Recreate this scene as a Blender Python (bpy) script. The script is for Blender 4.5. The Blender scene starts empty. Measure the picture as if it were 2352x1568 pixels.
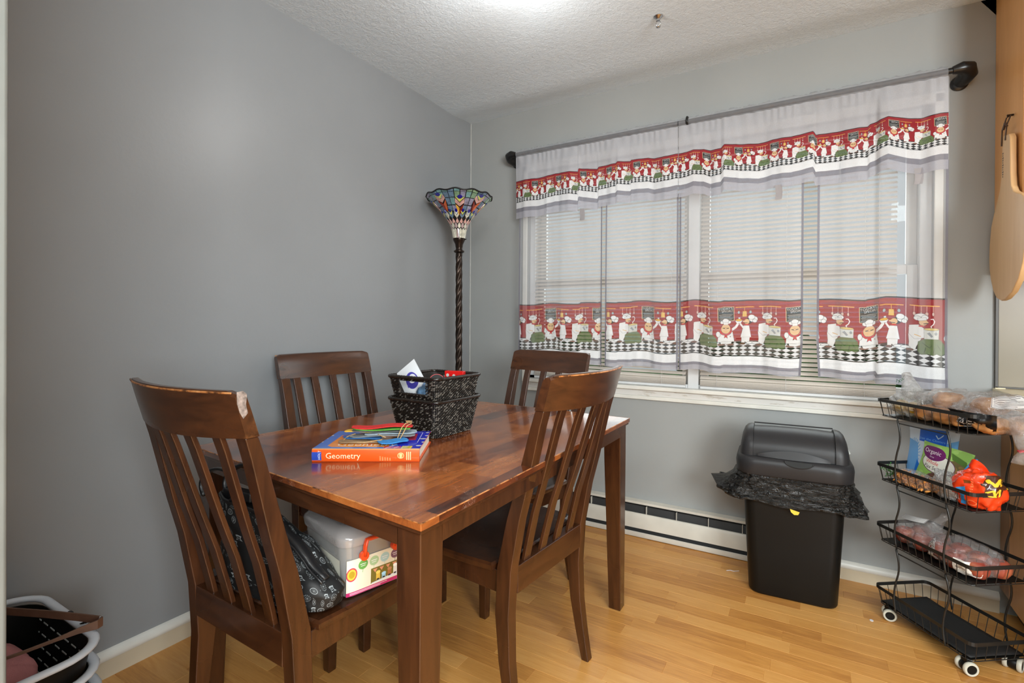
import bpy, bmesh, math, random
import numpy as np
from mathutils import Vector, Matrix, noise as mnoise
PI = math.pi
scn = bpy.context.scene
COL = scn.collection
# ------------------------------------------------------------------ camera
cam_d = bpy.data.cameras.new('camera')
cam = bpy.data.objects.new('camera', cam_d); COL.objects.link(cam); scn.camera = cam
cam_d.sensor_width = 36.0; cam_d.lens = 1156.6 / 2352 * 36.0
cam_d.shift_x = 0.0; cam_d.shift_y = -(784 - 746.96) / 2352
cam_d.clip_start = 0.02
_d = Vector((-0.5105, 0.8599, -0.0030)).normalized(); _r = Vector((0.8599, 0.5105, 0.0059))
_u = _r.cross(_d).normalized(); _r = _d.cross(_u).normalized()
cam.matrix_world = Matrix(((_r.x, _u.x, -_d.x, 1.9274), (_r.y, _u.y, -_d.y, -2.7041), (_r.z, _u.z, -_d.z, 1.1317), (0, 0, 0, 1)))
# ------------------------------------------------------------------ world, lights, exposure
w = bpy.data.worlds.new('sky'); scn.world = w; w.use_nodes = True
wn = w.node_tree; bg = wn.nodes['Background']
bg.inputs[0].default_value = (0.86, 0.93, 1.0, 1); bg.inputs[1].default_value = 0.55
scn.view_settings.view_transform = 'Standard'; scn.view_settings.look = 'None'
scn.view_settings.gamma = 1.0; scn.view_settings.use_curve_mapping = False
scn.view_settings.exposure = 0.07
def area(name, loc, size, power, color, target):
    l = bpy.data.lights.new(name, 'AREA'); l.shape = 'RECTANGLE'; l.size, l.size_y = size; l.energy = power; l.color = color
    o = bpy.data.objects.new(name, l); COL.objects.link(o); o.location = loc
    o.rotation_euler = (Vector(target) - Vector(loc)).to_track_quat('-Z', 'Y').to_euler()
    return o
area('daylight_outside_window', (1.5, 1.3, 1.9), (3.2, 2.0), 96, (0.96, 0.98, 1.0), (1.3, -0.5, 1.3))
area('kitchen_ceiling_light', (2.3, -4.1, 2.40), (1.6, 1.2), 104, (0.92, 0.99, 1.0), (2.3, -4.1, 0))
area('added_rear_fill', (1.3, -4.2, 2.40), (1.2, 1.2), 58, (0.92, 0.99, 1.0), (1.3, -4.2, 0))  # unseen fill added behind the camera to lift the room light
area('added_side_fill', (4.05, -3.8, 1.6), (1.4, 1.4), 155, (0.92, 0.98, 1.0), (0.4, -1.2, 1.7))  # added side fill that evens out the left wall; no known window

# ------------------------------------------------------------------ helpers
def lin(c):
    c = c / 255.0
    return c / 12.92 if c <= 0.04045 else ((c + 0.055) / 1.055) ** 2.4
def rgb(r, g, b): return (lin(r), lin(g), lin(b), 1)
MATS = {}
class N:
    """small node helper"""
    def __init__(s, name):
        s.m = bpy.data.materials.new(name); s.m.use_nodes = True; s.t = s.m.node_tree
        s.b = s.t.nodes['Principled BSDF']; s.o = s.t.nodes['Material Output']
    def n(s, typ, **k):
        x = s.t.nodes.new(typ)
        for a, v in k.items():
            if a.startswith('_'): setattr(x, a[1:], v)
            else: x.inputs[a.replace('__', ' ')].default_value = v
        return x
    def l(s, a, b): s.t.links.new(a, b)
    def math(s, op, a, b=None, clamp=False):
        x = s.t.nodes.new('ShaderNodeMath'); x.operation = op; x.use_clamp = clamp
        for i, v in enumerate((a, b)):
            if v is None: continue
            if isinstance(v, (int, float)): x.inputs[i].default_value = v
            else: s.l(v, x.inputs[i])
        return x.outputs[0]
    def ramp(s, fac, stops, interp='LINEAR'):
        x = s.t.nodes.new('ShaderNodeValToRGB'); x.color_ramp.interpolation = interp
        e = x.color_ramp.elements
        while len(e) < len(stops): e.new(0.5)
        for i, (p, c) in enumerate(stops): e[i].position = p; e[i].color = c
        s.l(fac, x.inputs[0]); return x.outputs[0]
    def mix(s, fac, a, b, blend='MIX'):
        x = s.t.nodes.new('ShaderNodeMix'); x.data_type = 'RGBA'; x.blend_type = blend
        for i, v in ((0, fac), (6, a), (7, b)):
            if isinstance(v, (int, float)): x.inputs[i].default_value = v
            elif isinstance(v, tuple): x.inputs[i].default_value = v
            else: s.l(v, x.inputs[i])
        return x.outputs[2]
    def coord(s, kind='Object', scale=(1, 1, 1), rot=(0, 0, 0)):
        c = s.t.nodes.new('ShaderNodeTexCoord'); mp = s.t.nodes.new('ShaderNodeMapping')
        mp.inputs['Scale'].default_value = scale; mp.inputs['Rotation'].default_value = rot
        s.l(c.outputs[kind], mp.inputs[0]); return mp.outputs[0]
    def noise(s, vec, scale, detail=3, rough=0.5, dist=0.0):
        x = s.t.nodes.new('ShaderNodeTexNoise'); s.l(vec, x.inputs['Vector'])
        x.inputs['Scale'].default_value = scale; x.inputs['Detail'].default_value = detail
        x.inputs['Roughness'].default_value = rough; x.inputs['Distortion'].default_value = dist
        return x.outputs['Fac']
    def bump(s, h, strength=0.3, dist=0.002):
        x = s.t.nodes.new('ShaderNodeBump'); x.inputs['Strength'].default_value = strength; x.inputs['Distance'].default_value = dist
        s.l(h, x.inputs['Height']); s.l(x.outputs[0], s.b.inputs['Normal']); return x.outputs[0]
    def set(s, color=None, rough=None, metal=None, **k):
        if color is not None:
            if isinstance(color, tuple): s.b.inputs['Base Color'].default_value = color
            else: s.l(color, s.b.inputs['Base Color'])
        if rough is not None:
            if isinstance(rough, (int, float)): s.b.inputs['Roughness'].default_value = rough
            else: s.l(rough, s.b.inputs['Roughness'])
        if metal is not None: s.b.inputs['Metallic'].default_value = metal
        for a, v in k.items(): s.b.inputs[a.replace('__', ' ')].default_value = v
        return s
def plain(name, color, rough=0.5, metal=0.0, var=0.06, scale=12, bump=0.0, bscale=200, **k):
    if name in MATS: return MATS[name]
    s = N(name); v = s.coord(); f = s.noise(v, scale, 3)
    dk = tuple(c * (1 - var * 2) for c in color[:3]) + (1,); lt = tuple(min(1, c * (1 + var)) for c in color[:3]) + (1,)
    s.set(s.ramp(f, [(0.3, dk), (0.7, lt)]), rough, metal, **k)
    if bump: s.bump(s.noise(v, bscale, 2), bump, 0.001)
    MATS[name] = s.m; return s.m

class MB:
    def __init__(s): s.v = []; s.f = []; s.mi = []; s.uv = {}
    def add(s, vs, fs, mi=0, uvs=None):
        o = len(s.v); s.v += [tuple(x) for x in vs]
        for i, f in enumerate(fs):
            s.f.append(tuple(a + o for a in f)); s.mi.append(mi)
        if uvs:
            for i, u in enumerate(uvs): s.uv[o + i] = u
        return s
    def box(s, c, d, M=None, mi=0, taper=None):
        x, y, z = d[0] / 2, d[1] / 2, d[2] / 2; vs = []
        for k in (-1, 1):
            t = taper if (taper and k < 0) else 1.0
            for a, b in ((-1, -1), (1, -1), (1, 1), (-1, 1)): vs.append(Vector((c[0] + a * x * t, c[1] + b * y * t, c[2] + k * z)))
        if M: vs = [M @ q for q in vs]
        return s.add(vs, [(3, 2, 1, 0), (4, 5, 6, 7), (0, 1, 5, 4), (1, 2, 6, 5), (2, 3, 7, 6), (3, 0, 4, 7)], mi)
    def loft(s, rings, closed=True, cap=True, mi=0, loop=False):
        n = len(rings[0]); vs = [q for r in rings for q in r]; fs = []
        m = len(rings)
        for i in range(m if loop else m - 1):
            j = (i + 1) % m
            for k in range(n if closed else n - 1):
                l = (k + 1) % n
                fs.append((i * n + k, i * n + l, j * n + l, j * n + k))
        if cap and closed and not loop:
            fs.append(tuple(range(n))[::-1]); fs.append(tuple((m - 1) * n + k for k in range(n)))
        return s.add(vs, fs, mi)
    def tube(s, pts, r, n=8, closed=False, mi=0, flat=None):
        pts = [Vector(q) for q in pts]; m = len(pts); rings = []; up = None
        for i in range(m):
            if closed: t = pts[(i + 1) % m] - pts[i - 1]
            else: t = pts[min(i + 1, m - 1)] - pts[max(i - 1, 0)]
            t.normalize()
            if up is None: up = Vector((0, 0, 1)) if abs(t.z) < 0.9 else Vector((1, 0, 0))
            a = t.cross(up)
            if a.length < 1e-4: up = Vector((0.3, 1, 0.2)); a = t.cross(up)
            a.normalize(); b = a.cross(t).normalized(); up = b
            rr = r[i] if isinstance(r, (list, tuple)) else r
            fa, fb = flat if flat else (1, 1)
            rings.append([pts[i] + a * (math.cos(2 * PI * k / n) * rr * fa) + b * (math.sin(2 * PI * k / n) * rr * fb) for k in range(n)])
        return s.loft(rings, cap=not closed, mi=mi, loop=closed)
    def lathe(s, prof, n=32, c=(0, 0, 0), mi=0, cap=False, fn=None):
        rings = []
        for r, z in prof:
            ring = []
            for k in range(n):
                a = 2 * PI * k / n; rr, zz = (fn(a, r, z) if fn else (r, z))
                ring.append((c[0] + rr * math.cos(a), c[1] + rr * math.sin(a), c[2] + zz))
            rings.append(ring)
        return s.loft(rings, cap=cap, mi=mi)
    def prism(s, poly, a, b, M=None, mi=0):
        """poly in xy, extruded z a..b"""
        n = len(poly); vs = [Vector((q[0], q[1], a)) for q in poly] + [Vector((q[0], q[1], b)) for q in poly]
        if M: vs = [M @ q for q in vs]
        fs = [tuple(range(n))[::-1], tuple(range(n, 2 * n))] + [(k, (k + 1) % n, n + (k + 1) % n, n + k) for k in range(n)]
        return s.add(vs, fs, mi)
    def grid(s, fn, nu, nv, mi=0, uvfn=None):
        vs = []; uv = []
        for j in range(nv + 1):
            for i in range(nu + 1):
                u, v = i / nu, j / nv; vs.append(fn(u, v)); uv.append(uvfn(u, v) if uvfn else (u, v))
        fs = [(j * (nu + 1) + i, j * (nu + 1) + i + 1, (j + 1) * (nu + 1) + i + 1, (j + 1) * (nu + 1) + i) for j in range(nv) for i in range(nu)]
        return s.add(vs, fs, mi, uv)
    def build(s, name, mats, parent=None, loc=None, rot=None, smooth=False, bevel=0, seg=2, M=None):
        me = bpy.data.meshes.new(name); vs = s.v
        if M: vs = [tuple(M @ Vector(q)) for q in vs]
        me.from_pydata(vs, [], s.f); me.update()
        if not isinstance(mats, (list, tuple)): mats = [mats]
        for m in mats: me.materials.append(m)
        me.polygons.foreach_set('material_index', s.mi)
        if s.uv:
            ul = me.uv_layers.new(name='UVMap')
            for l in me.loops: ul.data[l.index].uv = s.uv.get(l.vertex_index, (0, 0))
        bm = bmesh.new(); bm.from_mesh(me); bmesh.ops.recalc_face_normals(bm, faces=bm.faces); bm.to_mesh(me); bm.free()
        if smooth: me.polygons.foreach_set('use_smooth', [True] * len(me.polygons))
        if smooth == 'auto':
            me.set_sharp_from_angle(angle=math.radians(40))
        o = bpy.data.objects.new(name, me); COL.objects.link(o)
        if parent: o.parent = parent
        if loc: o.location = loc
        if rot: o.rotation_euler = rot
        if bevel:
            b = o.modifiers.new('edge', 'BEVEL'); b.width = bevel; b.segments = seg; b.limit_method = 'ANGLE'; b.angle_limit = math.radians(35)
            me.polygons.foreach_set('use_smooth', [True] * len(me.polygons)); b.harden_normals = True
        return o
def thing(name, label, cat, loc=(0, 0, 0), rz=0, group=None):
    o = bpy.data.objects.new(name, None); COL.objects.link(o); o.location = loc; o.rotation_euler = (0, 0, rz); o.empty_display_size = 0.05
    return tag(o, label, cat, group)
def tag(o, label=None, cat=None, group=None, kind=None):
    if label: o['label'] = label
    if cat: o['category'] = cat
    if group: o['group'] = group
    if kind: o['kind'] = kind
    return o
def struct(o): o['kind'] = 'structure'; return o
def rrect(w, d, r, n=5, cx=0, cy=0):
    out = []
    for (sx, sy, a0) in ((1, 1, 0), (-1, 1, 90), (-1, -1, 180), (1, -1, 270)):
        for k in range(n + 1):
            a = math.radians(a0 + 90 * k / n)
            out.append((cx + sx * (w / 2 - r) + r * math.cos(a), cy + sy * (d / 2 - r) + r * math.sin(a)))
    return out
def text_mesh(s, size, M, mat, parent=None, name='lettering', ext=0.0003, align='LEFT', xs=1.0, bold=0.0):
    cu = bpy.data.curves.new('t', 'FONT'); cu.body = s; cu.size = size; cu.extrude = ext; cu.align_x = align; cu.offset = bold
    cu.resolution_u = 3
    to = bpy.data.objects.new('t', cu); COL.objects.link(to)
    dg = bpy.context.evaluated_depsgraph_get(); me = bpy.data.meshes.new_from_object(to.evaluated_get(dg))
    bpy.data.objects.remove(to); bpy.data.curves.remove(cu)
    me.name = name
    me.transform(M @ Matrix.Diagonal((xs, 1, 1, 1))); me.materials.clear(); me.materials.append(mat)
    o = bpy.data.objects.new(name, me); COL.objects.link(o)
    if parent: o.parent = parent
    return o
def frame(o, x, y):
    """matrix with origin o, x and y axes given, z = x cross y"""
    x = Vector(x).normalized(); y = Vector(y).normalized(); z = x.cross(y).normalized(); y = z.cross(x)
    return Matrix(((x.x, y.x, z.x, o[0]), (x.y, y.y, z.y, o[1]), (x.z, y.z, z.z, o[2]), (0, 0, 0, 1)))
def blob(c, r, seed=0, amp=0.1, freq=2.0, nu=28, nv=18, sq=1.0, flat_z=None, rot=0, tilt=None):
    """lumpy closed body; sq<1 makes it boxier; flat_z flattens the underside"""
    mb = MB(); rings = []
    R = Matrix.Rotation(rot, 3, 'Z')
    if tilt: R = R @ Matrix.Rotation(tilt, 3, 'Y')
    def sg(v): return math.copysign(abs(v) ** sq, v)
    for j in range(1, nv):
        ph = -PI / 2 + PI * j / nv; ring = []
        for i in range(nu):
            th = 2 * PI * i / nu
            d = Vector((sg(math.cos(ph)) * sg(math.cos(th)), sg(math.cos(ph)) * sg(math.sin(th)), sg(math.sin(ph))))
            k = 1 + amp * mnoise.fractal(d * freq + Vector((seed * 7.3, seed * 3.1, seed)), 1.0, 2.0, 4)
            p = R @ Vector((d.x * r[0] * k, d.y * r[1] * k, d.z * r[2] * k))
            p = Vector(c) + p
            if flat_z is not None and p.z < flat_z: p.z = flat_z + (i % 2) * 0.0002
            ring.append(p)
        rings.append(ring)
    mb.loft(rings); return mb

# ------------------------------------------------------------------ materials
def m_wall(name, col, rough, spec=0.5, bs=0.25):
    s = N(name); v = s.coord(); big = s.noise(v, 1.3, 3); f = s.noise(v, 60, 4, 0.6)
    c0 = tuple(x * 0.93 for x in col[:3]) + (1,); c1 = tuple(min(1, x * 1.05) for x in col[:3]) + (1,)
    s.set(s.ramp(big, [(0.3, c0), (0.7, c1)]), rough)
    s.b.inputs['Specular IOR Level'].default_value = spec
    x = s.math('ADD', s.math('MULTIPLY', f, 0.5), s.noise(v, 7, 3)); s.bump(x, bs, 0.004)
    return s.m
M_wallL = m_wall('grey_blue_wall_paint', (0.250, 0.260, 0.268, 1), 0.38, 0.5, 0.16)
M_wallB = m_wall('pale_grey_wall_paint', (0.300, 0.309, 0.302, 1), 0.55, 0.4, 0.12)
def m_ceiling():
    s = N('stippled_ceiling_paint'); v = s.coord(); f = s.noise(v, 95, 5, 0.65, 0.6); g = s.noise(v, 38, 3)
    s.set((0.67, 0.75, 0.81, 1), 0.75); s.bump(s.math('ADD', f, s.math('MULTIPLY', g, 0.8)), 0.75, 0.006); return s.m
M_ceil = m_ceiling()
M_trim = plain('white_trim_paint', rgb(214, 212, 204), 0.35, var=0.05, scale=9)
M_oldtrim = None
def m_chipped():
    s = N('chipped_sill_paint'); v = s.coord(scale=(1, 3, 6)); f = s.noise(v, 9, 6, 0.65)
    s.set(s.ramp(f, [(0.0, rgb(208, 207, 203)), (0.60, rgb(206, 204, 199)), (0.64, rgb(182, 176, 166)), (1, rgb(170, 162, 150))]), 0.5)
    s.bump(f, 0.3, 0.002); return s.m
M_chip = m_chipped()
M_base = plain('cream_baseboard_paint', rgb(196, 184, 160), 0.4, var=0.05, scale=6)
def m_darkwood(name, a, b, rough=0.27, axis=(1, 1, 0.12), wear=True):
    s = N(name); v = s.coord(scale=axis); f = s.noise(v, 26, 6, 0.6, 1.4); g = s.noise(s.coord(), 3.5, 2)
    c = s.ramp(f, [(0.25, a), (0.75, b)])
    if wear:
        geo = s.t.nodes.new('ShaderNodeNewGeometry')
        wn_ = s.noise(s.coord(), 30, 4, 0.6)
        k = s.math('MULTIPLY', s.ramp(geo.outputs['Pointiness'], [(0.62, (0, 0, 0, 1)), (0.68, (1, 1, 1, 1))]), s.ramp(wn_, [(0.5, (0, 0, 0, 1)), (0.62, (1, 1, 1, 1))]))
        c = s.mix(k, c, rgb(170, 112, 62))
    s.set(c, s.ramp(g, [(0.3, (rough * 0.8,) * 3 + (1,)), (0.7, (rough * 1.3,) * 3 + (1,))]), 0, Specular__IOR__Level=0.55)
    s.b.inputs['Coat Weight'].default_value = 0.12; s.b.inputs['Coat Roughness'].default_value = 0.2
    s.bump(f, 0.06, 0.0008); return s.m
M_dw = m_darkwood('espresso_stained_wood', (0.026, 0.0085, 0.0035, 1), (0.078, 0.026, 0.0085, 1))
M_dwx = m_darkwood('espresso_stained_wood_crosswise', (0.026, 0.0085, 0.0035, 1), (0.084, 0.028, 0.0090, 1), axis=(0.12, 1, 1))
def m_table():
    s = N('worn_red_brown_tabletop'); co = s.t.nodes.new('ShaderNodeTexCoord')
    sep = s.t.nodes.new('ShaderNodeSeparateXYZ'); s.l(co.outputs['Object'], sep.inputs[0])
    X, Y = sep.outputs[0], sep.outputs[1]
    ix = s.math('FLOOR', s.math('DIVIDE', X, 0.083))
    off = s.math('MULTIPLY', s.math('SINE', s.math('MULTIPLY', ix, 12.9898)), 3.7)
    iy = s.math('FLOOR', s.math('ADD', s.math('DIVIDE', Y, 0.52), off))
    cmb = s.t.nodes.new('ShaderNodeCombineXYZ'); s.l(ix, cmb.inputs[0]); s.l(iy, cmb.inputs[1])
    wn_ = s.t.nodes.new('ShaderNodeTexWhiteNoise'); wn_.noise_dimensions = '3D'; s.l(cmb.outputs[0], wn_.inputs['Vector'])
    v = s.coord(scale=(1, 0.16, 1)); f = s.noise(v, 30, 6, 0.62, 1.2); big = s.noise(s.coord(scale=(1, 0.5, 1)), 6, 4, 0.6, 0.8)
    t = s.math('ADD', s.math('MULTIPLY', wn_.outputs[0], 0.34), s.math('MULTIPLY', f, 0.42)); t = s.math('ADD', t, s.math('MULTIPLY', big, 0.48))
    c = s.ramp(t, [(0.36, (0.040, 0.010, 0.005, 1)), (0.53, (0.16, 0.038, 0.010, 1)), (0.70, (0.32, 0.092, 0.020, 1)), (0.92, (0.46, 0.16, 0.040, 1))])
    # thin pale scratches, stronger near the camera-side corner where the photo shows them
    v2 = s.coord(scale=(1, 2.2, 1), rot=(0, 0, 0.6)); n2 = s.noise(v2, 70, 2, 0.5, 2.5)
    band = s.math('SUBTRACT', 1.0, s.math('MULTIPLY', s.math('ABSOLUTE', s.math('SUBTRACT', n2, 0.5)), 75), clamp=True)
    gate = s.ramp(s.noise(s.coord(), 11, 3, 0.6), [(0.60, (0, 0, 0, 1)), (0.68, (1, 1, 1, 1))])
    fl = s.ramp(s.noise(s.coord(scale=(1, 2, 1)), 150, 2), [(0.70, (0, 0, 0, 1)), (0.74, (1, 1, 1, 1))])
    sc = s.math('MULTIPLY', s.math('MAXIMUM', band, fl), gate)
    c = s.mix(s.math('MULTIPLY', sc, 0.75), c, (0.62, 0.50, 0.42, 1))
    rr = s.ramp(big, [(0.3, (0.17,) * 3 + (1,)), (0.7, (0.30,) * 3 + (1,))])
    s.set(c, rr, 0, Specular__IOR__Level=0.6); s.b.inputs['Coat Weight'].default_value = 0.5; s.b.inputs['Coat Roughness'].default_value = 0.10
    s.bump(s.math('SUBTRACT', f, s.math('MULTIPLY', sc, 1.5)), 0.07, 0.001); return s.m
M_table = m_table()
def m_worn():
    s = N('worn_wood_edge'); f = s.noise(s.coord(), 24, 4, 0.65)
    s.set(s.ramp(f, [(0.40, (0.05, 0.018, 0.007, 1)), (0.50, rgb(176, 112, 60)), (0.75, rgb(206, 150, 96))]), 0.45); return s.m
M_worn = m_worn()
def m_floor():
    s = N('honey_oak_laminate'); oi = s.t.nodes.new('ShaderNodeObjectInfo')
    co = s.t.nodes.new('ShaderNodeTexCoord'); mp = s.t.nodes.new('ShaderNodeMapping'); mp.vector_type = 'POINT'
    s.l(co.outputs['Object'], mp.inputs[0]); mp.inputs['Scale'].default_value = (0.22, 2.6, 1)
    cm = s.t.nodes.new('ShaderNodeCombineXYZ'); s.l(s.math('MULTIPLY', oi.outputs['Random'], 37.0), cm.inputs[0]); s.l(s.math('MULTIPLY', oi.outputs['Random'], 91.0), cm.inputs[1])
    s.l(cm.outputs[0], mp.inputs['Location'])
    f = s.noise(mp.outputs[0], 13, 7, 0.68, 1.6); g = s.noise(mp.outputs[0], 60, 3, 0.6)
    t = s.math('ADD', s.math('MULTIPLY', f, 0.66), s.math('MULTIPLY', oi.outputs['Random'], 0.34))
    t = s.math('ADD', t, s.math('MULTIPLY', s.math('SUBTRACT', g, 0.4), 0.34))
    c = s.ramp(t, [(0.30, (0.40, 0.165, 0.038, 1)), (0.50, (0.55, 0.255, 0.062, 1)), (0.82, (0.66, 0.345, 0.105, 1))])
    s.set(c, 0.33, 0, Specular__IOR__Level=0.45); s.bump(g, 0.05, 0.0006); return s.m
M_floor = m_floor()
M_black = plain('black_plastic', (0.006, 0.0057, 0.005, 1), 0.42, var=0.08, scale=5, bump=0.05, bscale=900, Specular__IOR__Level=0.22)
M_lid = plain('charcoal_lid_plastic', (0.022, 0.0215, 0.023, 1), 0.40, var=0.06, scale=5, bump=0.05, bscale=900, Specular__IOR__Level=0.3)
M_wire = plain('black_coated_wire', (0.013, 0.013, 0.012, 1), 0.36, var=0.1)
M_bronze = plain('dark_bronze_metal', (0.035, 0.022, 0.016, 1), 0.3, 0.75, var=0.2, scale=30)
M_blackmetal = plain('black_rod_metal', (0.012, 0.011, 0.011, 1), 0.28, 0.2)
M_white = plain('white_plastic', rgb(214, 218, 224), 0.32, var=0.03)
M_greyw = plain('pale_grey_plastic', rgb(190, 195, 190), 0.4, var=0.04)
M_chrome = plain('chrome', (0.6, 0.6, 0.6, 1), 0.16, 1.0, var=0.05)
M_darkgap = plain('dark_vent_gap', (0.022, 0.022, 0.022, 1), 0.7)
M_slatw = None
def m_translucent(name, col, trans=0.5, opacity=1.0, rough=0.6, sheen=0.0):
    s = N(name); s.t.nodes.remove(s.b)
    v = s.coord(); f = s.noise(v, 260, 2)
    cc = s.ramp(f, [(0.3, tuple(x * 0.93 for x in col[:3]) + (1,)), (0.7, col)])
    d = s.n('ShaderNodeBsdfDiffuse'); t = s.n('ShaderNodeBsdfTranslucent'); s.l(cc, d.inputs[0]); s.l(cc, t.inputs[0])
    m1 = s.n('ShaderNodeMixShader'); m1.inputs[0].default_value = trans; s.l(d.outputs[0], m1.inputs[1]); s.l(t.outputs[0], m1.inputs[2])
    last = m1.outputs[0]
    if opacity < 1:
        tr = s.n('ShaderNodeBsdfTransparent'); m2 = s.n('ShaderNodeMixShader'); m2.inputs[0].default_value = opacity
        s.l(tr.outputs[0], m2.inputs[1]); s.l(last, m2.inputs[2]); last = m2.outputs[0]
    s.l(last, s.o.inputs[0]); return s.m
M_slat = m_translucent('cream_vinyl_slat', rgb(222, 214, 204), 0.25)
M_sheer = m_translucent('white_sheer_voile', rgb(208, 209, 214), 0.40, 0.34)
M_sheer2 = m_translucent('white_sheer_voile_doubled', rgb(212, 213, 219), 0.40, 0.68)
M_hem = m_translucent('grey_hem_voile', rgb(136, 134, 144), 0.3, 0.80)
M_hem2 = m_translucent('light_grey_hem_voile', rgb(178, 177, 186), 0.3, 0.72)
M_whiteband = m_translucent('white_cotton_band', rgb(240, 240, 242), 0.45, 0.84)
def m_glass():
    s = N('window_glass'); s.t.nodes.remove(s.b)
    g = s.n('ShaderNodeBsdfGlossy', Roughness=0.02); t = s.n('ShaderNodeBsdfTransparent'); t.inputs[0].default_value = (0.93, 0.96, 0.95, 1)
    f = s.n('ShaderNodeFresnel', IOR=1.35); m = s.n('ShaderNodeMixShader'); s.l(f.outputs[0], m.inputs[0]); s.l(t.outputs[0], m.inputs[1]); s.l(g.outputs[0], m.inputs[2])
    s.l(m.outputs[0], s.o.inputs[0]); return s.m
M_glass = m_glass()
def m_film(name, tint=(1, 1, 1, 1), milk=0.09, gloss=0.42, bscale=26, bstr=1.0, rough=0.12):
    """clear crinkled plastic film: see-through with glossy creases"""
    s = N(name); s.t.nodes.remove(s.b)
    v = s.coord(); n1 = s.noise(v, bscale, 5, 0.65, 1.5)
    bp = s.n('ShaderNodeBump', Strength=bstr, Distance=0.02); s.l(n1, bp.inputs['Height'])
    g = s.n('ShaderNodeBsdfGlossy', Roughness=rough); s.l(bp.outputs[0], g.inputs['Normal'])
    d = s.n('ShaderNodeBsdfDiffuse'); d.inputs[0].default_value = tint; s.l(bp.outputs[0], d.inputs['Normal'])
    t = s.n('ShaderNodeBsdfTransparent')
    a = s.n('ShaderNodeMixShader'); a.inputs[0].default_value = milk; s.l(t.outputs[0], a.inputs[1]); s.l(d.outputs[0], a.inputs[2])
    lw = s.n('ShaderNodeLayerWeight', Blend=0.35); s.l(bp.outputs[0], lw.inputs['Normal'])
    k = s.math('MULTIPLY', s.math('ADD', lw.outputs['Facing'], 0.18), gloss, True)
    b = s.n('ShaderNodeMixShader'); s.l(k, b.inputs[0]); s.l(a.outputs[0], b.inputs[1]); s.l(g.outputs[0], b.inputs[2])
    s.l(b.outputs[0], s.o.inputs[0]); return s.m
M_film = m_film('clear_plastic_film')
M_film_milky = m_film('milky_produce_film', (0.8, 0.8, 0.78, 1), 0.34, 0.45, 30, 1.0)
M_boxplastic = m_film('frosted_box_plastic', (0.50, 0.49, 0.47, 1), 0.50, 0.35, 3, 0.05, 0.2)
M_lidplastic = m_film('clear_lid_plastic', (0.44, 0.41, 0.40, 1), 0.55, 0.4, 3, 0.05, 0.15)
M_liner = None
def m_liner():
    s = N('crinkled_black_liner'); v = s.coord(scale=(1, 1, 2.6)); f = s.noise(v, 26, 4, 0.6, 1.2); g = s.noise(s.coord(), 12, 3)
    s.set((0.006, 0.006, 0.0055, 1), 0.2, 0, Specular__IOR__Level=0.5)
    s.bump(s.math('ADD', f, g), 1.0, 0.016); return s.m
M_liner = m_liner()
# ------------------------------------------------------------------ room shell
H = 2.44
XR, YR = 4.2, -5.4
def slab(name, boxes, mat, bevel=0):
    mb = MB()
    for (x0, x1, y0, y1, z0, z1) in boxes: mb.box(((x0 + x1) / 2, (y0 + y1) / 2, (z0 + z1) / 2), (x1 - x0, y1 - y0, z1 - z0))
    return struct(mb.build(name, mat, bevel=bevel))
M_sub = plain('floor_underlay', (0.20, 0.10, 0.04, 1), 0.6)
floor = slab('floor', [(-0.15, XR, YR, 0.0, -0.12, -0.006)], M_sub)
# strips of the laminate, each one its own plank
PW = 0.0655; lens = (0.24, 0.31, 0.38, 0.47); pm = []
for L_ in lens:
    mb = MB(); c = 0.0007
    mb.loft([[(0, 0, -0.006), (L_, 0, -0.006), (L_, PW, -0.006), (0, PW, -0.006)], [(0, 0, -c), (L_, 0, -c), (L_, PW, -c), (0, PW, -c)], [(c, c, 0), (L_ - c, c, 0), (L_ - c, PW - c, 0), (c, PW - c, 0)]])
    o = mb.build('plank', M_floor); pm.append(o.data); bpy.data.objects.remove(o)
rnd = random.Random(5); npl = 0; rest = MB()
for r_ in range(34):
    y = -PW * (r_ + 1); x = -0.02 - rnd.random() * 0.3
    while x < 2.72:
        k = rnd.randrange(4)
        visible = (y > -1.95 - 0.0 * x) or x < 1.2
        if x + lens[k] > 0.0 and npl < 292:
            o = bpy.data.objects.new('plank', pm[k]); COL.objects.link(o); o.parent = floor; o.location = (x, y, 0); npl += 1
        else:
            L_ = lens[k]; rest.box((x + L_ / 2, y + PW / 2, -0.003), (L_ - 0.0012, PW - 0.0012, 0.006))
        x += lens[k]
rest.box((XR / 2 - 0.05, (-PW * 34 + YR) / 2, -0.003), (XR, -YR - PW * 34, 0.0058)); rest.box(((2.75 + XR) / 2 + 0.2, -PW * 17, -0.003), (XR - 2.75, PW * 34, 0.0058))
tag(rest.build('plank', M_floor, floor), kind='stuff')
# ceiling with the soft swelling of the taped joint along the window wall
mb = MB()
ys = [0.0, -0.04, -0.09, -0.14, -0.20, -0.26, -0.32, -0.40, -0.5, -0.7, -1.2, -2.0, -3.0, -4.2, YR]
dz = [0.0, -0.001, -0.004, -0.010, -0.015, -0.013, -0.007, -0.003, -0.001, 0, 0, 0, 0, 0, 0]
xs = [-0.1 + i * (XR + 0.1) / 30 for i in range(31)]
vs = [(x, y, H + d * (0.8 + 0.2 * math.sin(x * 3))) for y, d in zip(ys, dz) for x in xs]
fs = [(j * 31 + i, j * 31 + i + 1, (j + 1) * 31 + i + 1, (j + 1) * 31 + i) for j in range(len(ys) - 1) for i in range(30)]
mb.add(vs, fs); nv0 = len(vs)
mb.box((XR / 2 - 0.05, YR / 2, H + 0.1), (XR + 0.3, -YR + 0.3, 0.12))
struct(mb.build('ceiling', M_ceil, smooth='auto'))
slab('wall_left', [(-0.12, 0.0, YR, 0.14, 0, H + 0.03)], M_wallL)
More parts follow.
